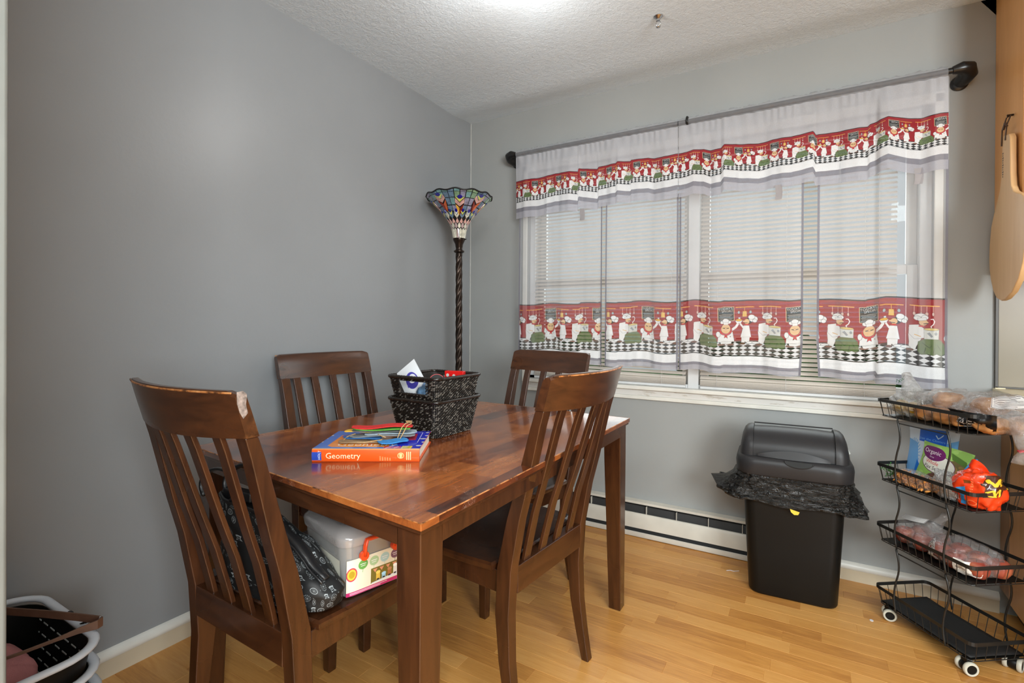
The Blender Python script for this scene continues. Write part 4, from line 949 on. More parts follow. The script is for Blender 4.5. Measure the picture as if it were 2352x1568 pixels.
t = thing('wrapper', 'crumpled blue and white wrapper deep in the upper wicker basket', 'wrapper', (bcx + 0.02, bcy - 0.055, TZ + 0.079))
blob((0, 0, 0.05), (0.05, 0.022, 0.052), 8, 0.3, 4, 20, 12, flat_z=0.001).build('foil', plain('pale_blue_foil', rgb(120, 160, 200), 0.25, 0.2, var=0.3, scale=60), t, smooth=True)

# ------------------------------------------------------------------ textbook
def art_cover():
    A = Art(290, 224, 4, (66, 116, 205)); B_ = (40, 50, 190)
    A.poly([(120, 0), (290, 0), (290, 224), (235, 224), (200, 100)], B_)
    A.poly([(46, 205), (30, 190), (30, 60), (75, 60), (75, 30), (200, 30), (200, 205)], (238, 140, 40)); A.rect(35, 62, 72, 84, (52, 66, 190))
    A.text('Geometry', 40, 52, 190, (250, 240, 220)); A.poly([(215, 40), (255, 36), (262, 120), (222, 130)], (190, 50, 80)); A.poly([(215, 40), (238, 38), (240, 128), (222, 130)], (130, 40, 120))
    A.line([(212, 20), (268, 20), (272, 150)], 2, (230, 230, 240)); A.poly([(120, 120), (150, 90), (170, 150), (140, 180)], (190, 70, 30))
    A.rect(190, 196, 212, 224, (206, 40, 36)); A.rect(214, 196, 236, 224, (206, 40, 36)); A.rect(238, 192, 266, 224, (232, 206, 60)); A.line([(196, 214), (206, 202)], 3, (240, 240, 240)); A.line([(219, 214), (229, 202)], 3, (240, 240, 240))
    for yy in (200, 208, 215): A.line([(243, yy), (260, yy)], 2, (90, 80, 20))
    for k in range(5): A.ell(282 + (k % 2) * 6, 20 + k * 42, 5 + 3 * (k % 3), 7, (214, 214, 210))
    A.rect(0, 219, 290, 226, (214, 200, 180)); return A.image('cover_print')
def art_spine():
    A = Art(290, 34, 8, (222, 84, 22)); A.rect(0, 8, 26, 30, (44, 70, 165)); A.text('HOLT', 9, 23, 28, (235, 235, 240), -PI / 2); A.text('Geometry', 22, 37, 25, (246, 226, 190), 0, 1.02)
    for k in range(5): A.text(['BURGER', 'CHARD', 'HALL', 'KENNEDY', 'RENFRO'][k] if k < 0 else 'illilililil'[k:], 5.2, 186 + k * 6.6, 31, (244, 200, 150), -PI / 2)
    A.ell(240, 17, 9, 8, (244, 180, 120)); A.ell(240, 17, 7, 6, (226, 110, 50)); A.poly([(236, 12), (244, 12), (243, 22), (240, 25), (237, 22)], (244, 190, 130))
    for k in range(3): A.line([(256 + k * 5, 8), (256 + k * 5, 28)], 2.4, (244, 200, 150))
    A.rect(0, 0, 290, 2.2, (214, 130, 70)); A.rect(0, 32, 290, 34, (180, 60, 16)); return A.image('spine_print')
bk = thing('textbook', 'thick blue and orange geometry textbook lying under the felt pile on the table', 'book', (0.767, -1.807, TZ), math.radians(31.9))
M_orange = plain('orange_book_cloth', rgb(216, 84, 26), 0.35, var=0.03)
BL_, BD_, BH_ = 0.290, 0.224, 0.035
MB().box((BL_ / 2 - 0.002, BD_ / 2, BH_ / 2), (BL_ - 0.008, BD_ - 0.008, BH_ - 0.006)).build('pages', plain('cream_pages', rgb(226, 220, 204), 0.8, var=0.08, scale=300), bk)
MB().box((BL_ / 2, BD_ / 2, 0.0015), (BL_, BD_, 0.003)).build('back_cover', M_orange, bk, bevel=0.001)
mb = MB(); mb.loft([[(x, -0.0035 * math.sin(PI * i / 8), BH_ * i / 8) for i in range(9)] + [(x, 0.003, BH_ * i / 8) for i in range(8, -1, -1)] for x in (0, BL_)]); mb.build('spine', M_orange, bk, smooth='auto')
mb = MB(); mb.grid(lambda u, v: (u * BL_, -0.0035 * math.sin(PI * v) - 0.0004, BH_ * v), 4, 10); mb.build('spine_print', print_mat('orange_printed_spine', art_spine(), 0.3, coat=0.3), bk, smooth=True)
MB().box((BL_ / 2, BD_ / 2, BH_ - 0.0015), (BL_, BD_, 0.003)).build('front_cover', M_orange, bk, bevel=0.001)
mb = MB(); mb.grid(lambda u, v: (u * BL_, v * BD_, BH_ + 0.0003), 1, 1); mb.build('cover_print', print_mat('glossy_printed_cover', art_cover(), 0.22, coat=0.4), bk)
# pile of felt and paper strips on the book
BM_ = frame((0.767, -1.807, TZ + BH_ + 0.001), (math.cos(math.radians(31.9)), math.sin(math.radians(31.9)), 0), (-math.sin(math.radians(31.9)), math.cos(math.radians(31.9)), 0))
felt = [  # label, colour, rough, x, y, length, width, z, angle, sag
 ('brown kraft tag on the bottom of the felt pile on the book', rgb(140, 112, 80), 0.8, 0.125, 0.075, 0.15, 0.040, 0.0005, 4, 0.002),
 ('bright blue felt strip poking out towards the camera from the pile', rgb(48, 130, 196), 0.85, 0.205, 0.062, 0.085, 0.046, 0.0035, 24, 0.003),
 ('dark blue felt strip low at the left end of the pile on the book', rgb(36, 92, 150), 0.85, 0.110, 0.098, 0.110, 0.035, 0.0060, -8, 0.002),
 ('grey felt strip in the middle of the pile on the book', rgb(118, 122, 124), 0.9, 0.165, 0.112, 0.185, 0.046, 0.0100, 6, 0.004),
 ('pale blue-grey felt strip under the green one in the pile', rgb(150, 166, 176), 0.9, 0.185, 0.128, 0.150, 0.050, 0.0145, 14, 0.003),
 ('yellow felt strip with its tip showing at the left of the pile', rgb(226, 178, 56), 0.85, 0.105, 0.128, 0.110, 0.030, 0.0180, 3, 0.003),
 ('dark grey felt strip right under the green one in the pile', rgb(86, 88, 88), 0.9, 0.155, 0.122, 0.160, 0.044, 0.0210, 2, 0.003),
 ('green felt strip just below the red top strip of the pile', rgb(92, 160, 56), 0.85, 0.160, 0.125, 0.165, 0.040, 0.0255, 3, 0.003),
 ('red felt strip lying topmost on the pile on the book', rgb(206, 36, 34), 0.85, 0.160, 0.130, 0.175, 0.044, 0.0300, 7, 0.006)]
for i, (lb, c_, ro, x, y, L_, W_, z, an, sg) in enumerate(felt):
    M = BM_ @ Matrix.Translation((x, y, z)) @ Matrix.Rotation(math.radians(an), 4, 'Z'); mb = MB(); rings = []
    for k in range(15):
        u = k / 14 - 0.5; e = min(1, (0.5 - abs(u)) * 9 + 0.25) ** 0.5; zz = sg * (1 - math.cos(u * 7 + i)) * 0.5
        rings.append([(u * L_, -W_ / 2 * e, zz), (u * L_, W_ / 2 * e, zz), (u * L_, W_ / 2 * e, zz + 0.0026), (u * L_, -W_ / 2 * e, zz + 0.0026)])
    mb.loft(rings); o = mb.build('felt_strip', plain('felt_%d' % i, c_, ro, var=0.08, scale=90, bump=0.3, bscale=600), M=M, smooth='auto'); tag(o, lb, 'felt strip', 'felt strips piled on the book')
M_tw = plain('jute_twine', rgb(186, 152, 104), 0.85, var=0.15, scale=200)
t = thing('twine', 'loose jute twine loops tied through the felt pile on the book', 'twine', BM_ @ Vector((0.2, 0.12, 0.0)))
Mt = Matrix.Translation(-(BM_ @ Vector((0.2, 0.12, 0.0)))) @ BM_
for P in ([(0.235, 0.150, 0.040), (0.228, 0.125, 0.043), (0.222, 0.098, 0.036), (0.216, 0.088, 0.018), (0.212, 0.086, 0.006)], [(0.235, 0.150, 0.040), (0.245, 0.13, 0.043), (0.236, 0.106, 0.040), (0.229, 0.092, 0.024), (0.221, 0.080, 0.008)],
          [(0.085, 0.11, 0.016), (0.065, 0.10, 0.010), (0.060, 0.075, 0.004), (0.080, 0.06, 0.003), (0.13, 0.055, 0.004), (0.175, 0.060, 0.010)], [(0.15, 0.10, 0.018), (0.165, 0.085, 0.016), (0.18, 0.08, 0.012)],
          [(0.23, 0.145, 0.042), (0.222, 0.16, 0.044), (0.238, 0.165, 0.043), (0.242, 0.152, 0.042), (0.228, 0.15, 0.043)]):
    MB().tube(P, 0.0015, 6).build('strand', M_tw, t, M=Mt, smooth=True)

# ------------------------------------------------------------------ clear toy box on the chair
BXR = math.radians(-15)
bx = thing('storage_box', 'clear plastic toy box with orange handles on the foreground chair seat', 'box', (0.982, -1.886, 0.469), BXR)
def bxr(x, y): return (x, y)
BWx, BDy, BHz = 0.238, 0.275, 0.145
cxb, cyb = -BWx / 2, BDy / 2
def rr(z, gw, r_): return [(x, y, z) for x, y in rrect(BWx + gw, BDy + gw, r_, 5, cxb, cyb)]
MB().loft([rr(0.0, -0.030, 0.02), rr(0.006, -0.020, 0.026), rr(0.10, -0.006, 0.030), rr(BHz, 0.0, 0.030)], cap=True).build('body', M_boxplastic, bx, smooth='auto')
MB().loft([rr(BHz - 0.018, 0.008, 0.034), rr(BHz, 0.014, 0.036), rr(BHz + 0.006, 0.010, 0.036), rr(BHz + 0.022, -0.018, 0.036), rr(BHz + 0.026, -0.03, 0.034), rr(BHz + 0.026, -0.05, 0.03), rr(BHz + 0.036, -0.062, 0.03), rr(BHz + 0.037, -0.07, 0.03)]).build('lid', M_lidplastic, bx, smooth='auto')
M_or = plain('orange_handle_plastic', rgb(226, 74, 30), 0.3, var=0.03)
def arch(x, y0, y1, zb, zt): return [(x, y0, zb)] + [(x, y0 + (y1 - y0) * (0.5 - 0.5 * math.cos(PI * k / 12)), zb + (zt - zb) * min(1, 2.2 * math.sin(PI * k / 12))) for k in range(1, 12)] + [(x, y1, zb)]
MB().tube(arch(0.010, 0.050, 0.135, BHz - 0.044, BHz - 0.006), 0.0055, 8, flat=(0.8, 1.5)).build('side_handle', M_or, bx, smooth=True)
for y in (0.050, 0.135): MB().lathe([(0, 0), (0.011, 0), (0.011, 0.010), (0, 0.010)], 16).build('hinge_boss', M_or, bx, loc=(0.003, y, BHz - 0.044), rot=(0, PI / 2, 0), smooth='auto')
MB().tube([(cxb + 0.032 * math.sin(a), 0.098 + 0.058 * math.cos(a), BHz + 0.041) for a in [PI * 2 * k / 28 for k in range(28)]], 0.006, 8, closed=True).build('lid_handle', M_or, bx, smooth=True)
def art_box():
    A = Art(280, 112, 5, (230, 226, 204))
    for k, c_ in enumerate([(104, 168, 84), (168, 196, 150), (172, 206, 206), (120, 84, 106), (166, 84, 110), (190, 90, 100), (40, 40, 48)]):
        A.ell(46 + k * 33, 24, 14, 15, c_); A.line([(38 + k * 33, 22), (54 + k * 33, 22)], 2, (240, 240, 240)); A.line([(40 + k * 33, 28), (52 + k * 33, 28)], 1.6, (240, 240, 240)); A.line([(46 + k * 33, 39), (45 + k * 33, 48)], 1.2, c_)
    A.ell(14, 46, 15, 21, (206, 56, 84)); A.ell(14, 46, 12, 17, (226, 190, 70)); A.ell(14, 46, 8, 11, (180, 150, 40))
    A.rect(70, 48, 236, 96, (118, 108, 46))
    for k in range(8): A.poly([(76 + k * 20, 52), (90 + k * 20, 52), (83 + k * 20, 64)], (222, 150, 120))
    A.poly([(72, 94), (236, 80), (236, 96), (72, 98)], (220, 226, 230))
    for x, c_, h_ in ((92, (226, 190, 80), 24), (110, (150, 200, 230), 14), (128, (170, 110, 70), 22), (146, (232, 232, 226), 28), (166, (226, 130, 150), 22), (184, (110, 170, 120), 18), (204, (226, 190, 80), 26), (222, (200, 90, 80), 12)):
        A.rect(x - 6, 90 - h_, x + 6, 90, c_); A.ell(x, 90 - h_, 7, 5, tuple(min(255, q + 25) for q in c_)); A.rect(x - 4, 86, x + 4, 91, (40, 50, 60))
    A.rect(0, 100, 280, 112, (186, 40, 104)); A.text('tulipcube.com', 11, 172, 109, (240, 240, 240)); A.line([(10, 104), (120, 104)], 1.6, (240, 220, 230)); A.line([(10, 108), (100, 108)], 1.6, (240, 220, 230))
    for yy in (60, 70, 80): A.line([(252, yy), (252, yy + 6)], 3, (60, 60, 70))
    return A.image('label_print')
mb = MB(); zl0, zl1 = 0.006, 0.094
def lw(z): return -0.003 * (1 - min(1, z / BHz)) * 2.2 + 0.0008
mb.grid(lambda u, v: (lw(zl0 + (zl1 - zl0) * v) - 0.0035 * (max(0, 0.10 - u) / 0.10) ** 2 - 0.003 * (max(0, u - 0.94) / 0.06) ** 2, 0.012 + u * (BDy - 0.024), zl0 + (zl1 - zl0) * v), 24, 8)
mb.build('label', print_mat('toy_box_label', art_box(), 0.35), bx, smooth=True)
mb = MB(); mb.grid(lambda u, v: (-0.200 + u * 0.180, lw(zl0 + (zl1 - zl0) * v) * -1 - 0.0005, zl0 + (zl1 - zl0) * v), 4, 4); mb.build('label_back', plain('cream_label', rgb(200, 196, 180), 0.5), bx)

# ------------------------------------------------------------------ handbag on the chair
def art_paisley():
    A = Art(400, 400, 2, (13, 14, 15)); rd = random.Random(11); G = (150, 156, 158)
    def ring(x, y, r1, r2, c_): A.ell(x, y, r1, r2, c_); A.ell(x, y, r1 - 3, r2 - 3, (13, 14, 15))
    pts = []
    for k in range(60):
        for _ in range(40):
            x, y = rd.random() * 360 + 20, rd.random() * 360 + 20
            if all(math.hypot(x - a, y - b) > 44 for a, b in pts): pts.append((x, y)); break
    for i, (x, y) in enumerate(pts):
        q = i % 4
        if q == 0: ring(x, y, 22, 15, G); ring(x, y, 13, 8, (90, 94, 96)); A.ell(x, y, 4, 3, G)
        elif q == 1:
            for a in range(14): A.ell(x + 19 * math.cos(a * PI / 7), y + 19 * math.sin(a * PI / 7), 2.2, 2.2, G)
            ring(x, y, 12, 12, (96, 100, 102)); A.ell(x, y, 4, 4, G)
        elif q == 2:
            A.poly([(x - 14, y - 12), (x - 4, y - 16), (x + 14, y - 14), (x + 8, y), (x + 14, y + 12), (x, y + 9), (x - 14, y + 14), (x - 8, y)], G); A.poly([(x - 9, y - 8), (x + 8, y - 9), (x + 5, y), (x + 8, y + 8), (x - 9, y + 8), (x - 5, y)], (13, 14, 15)); A.ell(x, y, 3, 3, G)
        else: ring(x, y, 10, 20, (110, 114, 116)); A.line([(x - 2, y - 10), (x + 3, y), (x - 2, y + 10)], 3, G)
    for k in range(50):
        x, y = rd.random() * 400, rd.random() * 400; A.line([(x - 4, y), (x + 4, y)], 2, (100, 104, 106)); A.line([(x, y - 4), (x, y + 4)], 2, (100, 104, 106))
    return A.image('paisley_print')
M_pais = print_mat('black_paisley_fabric', art_paisley(), 0.6, bump=0.15)
M_leath = plain('black_leather', (0.012, 0.012, 0.013, 1), 0.36, bump=0.25, bscale=300)
hb = thing('handbag', 'slouched black paisley handbag with ring handles on the foreground chair seat', 'bag', (0.762, -1.930, 0.4695), math.radians(4))
# body as a lofted bag, wide soft base leaning to the right
mb = MB(); NU, NV = 72, 30
def bagp(u, v):
    th = 2 * PI * u; z = v
    w_ = float(np.interp(v, [0, .06, .25, .5, .75, .92, 1], [.150, .182, .196, .172, .130, .105, .095])); d_ = float(np.interp(v, [0, .06, .25, .5, .75, .92, 1], [.052, .066, .070, .060, .046, .032, .022]))
    cx = float(np.interp(v, [0, .25, .6, 1], [0.050, 0.045, 0.005, -0.075])); cy = float(np.interp(v, [0, .5, 1], [0.0, -0.004, -0.010]))
    c_, s_ = math.cos(th), math.sin(th); x = cx + w_ * math.copysign(abs(c_) ** 0.75, c_); y = cy + d_ * math.copysign(abs(s_) ** 0.8, s_)
    n_ = mnoise.fractal(Vector((x * 13, y * 13, v * 3.2)), 1, 2, 3); f = 0.012 * n_ * min(1, v * 8)
    zt = 0.205 + 0.012 * math.cos(th) * -1
    return (x + c_ * f * 1.2, y + s_ * f * 0.6, v * zt + 0.006 * n_ * (0.2 < v < 0.9))
mb.grid(bagp, NU, NV, uvfn=lambda u, v: (u * 4.0, v * 1.3)); b_ = mb.build('bag_body', M_pais, hb, smooth=True)
MB().add([bagp(k / 36, 0) for k in range(36)], [tuple(range(36))]).build('base', M_leath, hb)
MB().add([(q[0], q[1], q[2] - 0.004) for q in [bagp(k / 36, 1) for k in range(36)]], [tuple(range(36))]).build('lining', M_leath, hb)
MB().tube([bagp(k / 60, 0.985) for k in range(60)], 0.005, 8, closed=True).build('top_piping', M_leath, hb, smooth=True)
# leather top gusset sloping down to the right, with the zip
g1 = []
for k in range(13):
    v_ = 1 - k / 12 * 0.62; q = bagp(0.995, v_); g1.append((q[0] + 0.006, q[1] - 0.01, q[2] + 0.006))
MB().tube(g1, [0.005 + 0.004 * math.sin(PI * k / 12) for k in range(13)], 10, flat=(1.6, 0.8)).build('zip_gusset', M_leath, hb, smooth=True)
MB().tube([(a + 0.001, b - 0.014, c_ - 0.005) for a, b, c_ in g1], 0.0032, 8).build('strap_edge', M_leath, hb, smooth=True)
for (ox, oy, rz_, tl) in ((-0.150, -0.030, 0.15, 0.10), (-0.120, 0.020, 0.35, 0.28)):
    P = [];
    for k in range(25):
        a = math.radians(-40 + 260 * k / 24); P.append((ox + 0.062 * math.cos(a) * math.cos(rz_), oy + 0.062 * math.cos(a) * math.sin(rz_) * 0.6 + 0.03 * math.sin(a) * tl, 0.238 + 0.044 * math.sin(a)))
    MB().tube(P, 0.0065, 9, flat=(1.5, 0.7)).build('handle', M_leath, hb, smooth=True)
MB().box((-0.100, -0.005, 0.218), (0.11, 0.03, 0.024)).build('clasp_band', M_leath, hb, bevel=0.005)
MB().lathe([(0, 0), (0.008, 0), (0.006, 0.003), (0, 0.004)], 16).build('stud', M_chrome, hb, loc=(-0.140, -0.062, 0.135), rot=(PI / 2, 0, 0.2))

# ------------------------------------------------------------------ swing-lid bin with liner
tn = thing('trash_bin', 'tall black swing-lid trash bin with a crinkled black liner under its lid', 'bin', (1.862, -0.232, 0), math.radians(3))
def tr(w_, d_, z, r_=0.045, oy=0): return [(x, y + oy, z) for x, y in rrect(w_, d_, r_, 6)]
MB().loft([tr(.305, .205, 0.0), tr(.318, .218, .004), tr(.325, .225, .012), tr(.345, .235, .20), tr(.368, .248, .43), tr(.376, .252, .53)]).build('bin_body', M_black, tn, smooth='auto')
lidp = MB().loft([tr(.420, .300, .512, .07), tr(.424, .304, .516, .07), tr(.430, .308, .556, .075), tr(.424, .302, .574, .075), tr(.406, .284, .583, .07), tr(.388, .266, .585, .065)]); ld = lidp.build('lid_collar', M_lid, tn, smooth='auto')
# hood: arched end cheeks and a curved swing door between them
def hood(x, k=1.0, n=20, off=0.0):
    out = []
    for i in range(n + 1):
        a = PI * i / n; out.append((x, -(0.126 + off) * math.cos(a) * k, 0.580 + (0.118 + off) * (math.sin(a) ** 0.72) * k))
    return out
for s_ in (-1, 1):
    rings = []
    for x, k in ((0.148, 1.0), (0.158, 1.0), (0.172, 0.965), (0.183, 0.86), (0.192, 0.66), (0.198, 0.36), (0.200, 0.05)):
        h_ = hood(s_ * x, 1.0); rings.append([(s_ * (x + 0.0), y * (0.55 + 0.45 * k), 0.580 + (z - 0.580) * k) for _, y, z in h_])
    MB().loft(rings, closed=False, cap=False).build('hood_cheek', M_lid, tn, smooth=True)
    MB().add([(s_ * 0.148, y, z) for _, y, z in hood(0)], [tuple(range(21))]).build('hood_wall', M_lid, tn)
MB().loft([hood(-0.1475, 1, off=-0.009), hood(-0.09, 1, off=-0.006), hood(0, 1, off=-0.0045), hood(0.09, 1, off=-0.006), hood(0.1475, 1, off=-0.009)], closed=False, cap=False).build('swing_door', M_lid, tn, smooth=True)
MB().tube([(x, y, z + 0.001) for x, y, z in [(-0.148 + 0.296 * k / 10, 0.028, 0.580 + 0.118) for k in range(11)]], 0.003, 6).build('door_edge', M_lid, tn)
mb = MB(); mb.grid(lambda u, v: (-0.13 + 0.26 * u, -0.128 - 0.014 * math.sin(PI * u) * (1 - v), 0.586 + (0.010 + 0.022 * math.sin(PI * u)) * v), 20, 4); mb.build('push_lip', M_lid, tn, smooth=True)
MB().prism([(-0.050, 0.0)] + [(0.050 * math.cos(PI + PI * k / 16), 0.024 * math.sin(PI + PI * k / 16)) for k in range(17)], -0.0025, 0.0015, frame((0.02, -0.1525, 0.5835), (1, 0, 0), (0, 0.25, 1))).build('finger_notch', M_black, tn, bevel=0.001)
MB().tube([(0.02 + 0.050 * math.cos(PI + PI * k / 16), -0.1555, 0.5835 + 0.024 * math.sin(PI + PI * k / 16)) for k in range(17)], 0.0022, 6).build('notch_rim', M_lid, tn, smooth=True)
MB().box((0.1935, -0.035, 0.640), (0.003, 0.026, 0.034)).build('sticker', plain('white_sticker', rgb(190, 194, 190), 0.5), tn, rot=(0, math.radians(-10), 0)) if False else None
ob = MB().box((0, 0, 0), (0.002, 0.024, 0.030)).build('sticker', plain('white_sticker', rgb(190, 194, 190), 0.5), tn, loc=(0.1915, -0.062, 0.632), rot=(0, math.radians(-28), math.radians(-22)))
# liner skirt
mb = MB(); NS = 150
def skirt(u, v):
    a = 2 * PI * u; c_, s_ = math.cos(a), math.sin(a)
    P = rrect(.388, .264, .06, 36); n_ = len(P); j = int(u * n_) % n_; f = u * n_ - int(u * n_); q = Vector(P[j]).lerp(Vector(P[(j + 1) % n_]), f)
    # angle of that point decides where the skirt flies outwards
    th = math.atan2(q.y, q.x); left = max(0, math.cos(th - PI)) ** 6; right = max(0, math.cos(th)) ** 8
    fl = 0.010 + 0.020 * v + 0.100 * left * v ** 1.5 + 0.050 * right * v ** 1.3 + 0.030 * mnoise.noise(Vector((th * 3.1, v * 2, 1))) * v + 0.014 * mnoise.noise(Vector((th * 9, v * 3, 5))) * v
    z = 0.530 - v * (0.135 - 0.022 * left + 0.040 * mnoise.noise(Vector((th * 2.2, 4, 0))) + 0.018 * mnoise.noise(Vector((th * 7, 2, 0)))) ; d = q.normalized()
    z += 0.030 * max(0, v - 0.75) / 0.25 * left
    n3 = mnoise.fractal(Vector((q.x * 38, q.y * 38, z * 75)), 1, 2, 4) * 0.0085
    return (q.x + d.x * (fl + n3), q.y + d.y * (fl * 0.75 + n3), z)
mb.grid(skirt, 240, 34); mb.build('liner', M_liner, tn, smooth=True)
mb = MB(); mb.tube([skirt(k / 140, 1.0) for k in range(140)], 0.0045, 6, closed=True, flat=(1, 1.8)); mb.build('liner_hem', M_liner, tn, smooth=True)
MB().prism([(-0.017, 0.004), (0.017, -0.004), (0.012, -0.015), (-0.002, -0.017), (-0.013, -0.008)], 0, 0.0016, frame((0.006, -0.164, 0.392), (1, 0, 0.0), (0, 0.1, 1))).build('tie_strip', plain('yellow_tie_strip', rgb(222, 190, 60), 0.4), tn)
# ------------------------------------------------------------------ rolling wire rack
RC = Vector((2.352, -0.356)); RTH = -0.935
rk = thing('rolling_rack', 'black four-tier wire basket rack on white-rimmed casters in the right corner', 'rack', (RC.x, RC.y, 0), RTH)
RM = Matrix.Translation((RC.x, RC.y, 0)) @ Matrix.Rotation(RTH, 4, 'Z')
A_, B_ = 0.190, 0.113
TIERS = [0.850, 0.600, 0.365, 0.122]; DEEP = 0.066
def rim_pts(a, b, z): return [(x, y, z) for x, y in rrect(2 * a, 2 * b, 0.020, 4)]
for ti, zr in enumerate(TIERS):
    zf = zr - DEEP; a2, b2 = A_ - 0.010, B_ - 0.010
    mb = MB(); P = rim_pts(A_, B_, zr - 0.006); n = len(P)
    rings = []
    for q in P:
        d = Vector((q[0], q[1])).normalized() * 0.0015; rings.append([(q[0] + d.x, q[1] + d.y, zr - 0.012), (q[0] + d.x, q[1] + d.y, zr), (q[0] - d.x, q[1] - d.y, zr), (q[0] - d.x, q[1] - d.y, zr - 0.012)])
    mb.loft(rings, loop=True); bsk = mb.build('wire_basket', M_wire, rk)
    MB().tube(rim_pts(a2, b2, zf), 0.0016, 6, closed=True).build('bottom_wire', M_wire, bsk)
    MB().tube(rim_pts(a2 - 0.02, b2 - 0.018, zf - 0.001), 0.0016, 6, closed=True).build('bottom_wire', M_wire, bsk)
    wl = []
    for k in range(12):
        x = -A_ + 0.020 + (2 * A_ - 0.040) * k / 11; wl += [((x, -B_, zr - 0.010), (x * 0.96, -b2, zf)), ((x, B_, zr - 0.010), (x * 0.96, b2, zf))]
        MB().tube([(x * 0.96, -b2, zf), (x * 0.96, b2, zf)], 0.0012, 5).build('wire', M_wire, bsk)
    for k in range(6):
        y = -B_ + 0.020 + (2 * B_ - 0.040) * k / 5; wl += [((-A_, y, zr - 0.010), (-a2, y * 0.94, zf)), ((A_, y, zr - 0.010), (a2, y * 0.94, zf))]
    for p, q in wl: MB().tube([p, q], 0.0012, 5).build('wire', M_wire, bsk)
    o = MB().box((0, 0, zf + 0.0025), (2 * a2 - 0.012, 2 * b2 - 0.012, 0.002)).build('liner_sheet', M_black, bsk)
    if ti < 3:
        zb = TIERS[ti + 1]
        for sy in (-1, 1):
            for x in (-0.085, 0.108):
                h_ = zf - 0.004; y0 = sy * (B_ + 0.003); P = [(x - 0.012, y0 - sy * 0.010, h_ + 0.002)] + [(x + 0.012 * math.sin(2 * PI * k / 16) * (1 if k < 8 else 0.7) - 0.002, y0, h_ - (h_ - (zb - 0.060)) * k / 16) for k in range(17)]
                MB().tube(P, 0.0032, 8).build('support_rod', M_wire, rk, smooth=True)
            MB().tube([(-0.085, sy * (B_ + 0.002), zf - 0.014), (0.108, sy * (B_ + 0.002), zf - 0.014)], 0.0022, 6).build('tie_rod', M_wire, rk)
M_rubber = plain('white_rubber_tyre', rgb(196, 192, 176), 0.5, var=0.05)
for sx in (-1, 1):
    for sy in (-1, 1):
        cs = MB().box((sx * 0.150, sy * 0.085, 0.0455), (0.022, 0.022, 0.014)).build('caster', M_black, rk, bevel=0.003)
        an = {(-1, -1): 0.95, (1, -1): 1.35, (1, 1): 2.05, (-1, 1): 0.6}[(sx, sy)]; R = Matrix.Translation((sx * 0.150, sy * 0.085, 0.0228)) @ Matrix.Rotation(an, 4, 'Z')
        MB().lathe([(0, -0.013), (0.016, -0.013), (0.018, -0.008), (0.018, 0.008), (0.016, 0.013), (0, 0.013)], 20).build('hub', M_black, cs, M=R @ Matrix.Rotation(PI / 2, 4, 'X'), smooth='auto')
        for s2 in (-1, 1):
            MB().lathe([(0.015, -0.006), (0.0205, -0.006), (0.0225, -0.003), (0.0225, 0.003), (0.0205, 0.006), (0.015, 0.006), (0.015, -0.006)], 28).build('tyre', M_rubber, cs, M=R @ Matrix.Translation((0, s2 * 0.0175, 0)) @ Matrix.Rotation(PI / 2, 4, 'X'), smooth='auto')
            MB().lathe([(0, -0.0045), (0.015, -0.0045), (0.015, 0.0045), (0, 0.0045)], 20).build('wheel_disc', M_black, cs, M=R @ Matrix.Translation((0, s2 * 0.0175, 0)) @ Matrix.Rotation(PI / 2, 4, 'X'), smooth='auto')
def RP(l, s_, z): return RM @ Vector((l, s_, z))
def rthing(name, label, cat, l, s_, z, group=None, rz=0.0): return thing(name, label, cat, RP(l, s_, z), RTH + rz, group)
F = [z - DEEP + 0.0042 for z in TIERS]
def neck(P, rads, name, mat, par, seed=0):
    mb = MB(); mb.tube(P, rads, 22); v = []
    for i, q in enumerate(mb.v):
        n_ = mnoise.fractal(Vector((q[0] * 45 + seed, q[1] * 45, q[2] * 45)), 1, 2, 3); v.append((q[0] + 0.006 * n_, q[1] - 0.006 * n_, q[2] + 0.003 * n_))
    mb.v = v; return mb.build(name, mat, par, smooth=True)
# tier 1: produce and rolls in bags
t = rthing('produce_bag', 'knotted milky produce bag of yellow peppers at the left end of the top rack tier', 'bag', -0.120, -0.010, F[0])
blob((0, 0, 0.048), (0.068, 0.080, 0.050), 21, 0.28, 3.2, 40, 24, sq=0.85, flat_z=0.0005).build('bag_film', M_film_milky, t, smooth=True)
neck([(-0.01, 0.0, 0.072), (-0.025, 0.004, 0.105), (-0.040, 0.006, 0.135), (-0.050, 0.006, 0.160)], [0.046, 0.030, 0.020, 0.014], 'bag_neck', M_film_milky, t, 3)
neck([(0.02, 0.01, 0.066), (0.07, 0.015, 0.088), (0.10, 0.02, 0.072)], [0.034, 0.020, 0.024], 'bag_fold', M_film_milky, t, 5)
for k, (x, y, z) in enumerate(((0.0, 0.0, 0), (0.006, -0.002, 0.006), (0.012, 0.002, 0.011), (-0.010, 0.0, 0.004))):
    MB().tube([(-0.050 + x, -0.024 + y, 0.120 + z), (-0.046 + x, -0.026 + y, 0.131 + z), (-0.040 + x, -0.024 + y, 0.126 + z)], 0.0010, 4).build('green_print', plain('dark_green_ink', rgb(30, 90, 50), 0.5), t)
M_pep = plain('yellow_pepper_skin', rgb(222, 178, 60), 0.3, var=0.15, scale=25)
for k, (x, y, z, r_) in enumerate(((-0.028, -0.030, 0.030, 0.028), (0.026, -0.028, 0.030, 0.028), (-0.004, 0.030, 0.030, 0.029))):
    q = RM @ Vector((-0.120 + x, -0.010 + y, F[0])); o = thing('yellow_pepper', ('front left', 'front right', 'rear')[k] + ' yellow pepper inside the milky bag on the top rack tier', 'pepper', q, 0.7 * k, 'yellow peppers in the produce bag')
    blob((0, 0, 0.031), (r_, r_, 0.029), k, 0.06, 1.5, 20, 14).build('fruit', M_pep, o, smooth=True)
    MB().tube([(0, 0, 0.055), (0.003, 0, 0.066)], 0.003, 6).build('stem', plain('pepper_green', rgb(90, 130, 50), 0.5), o)
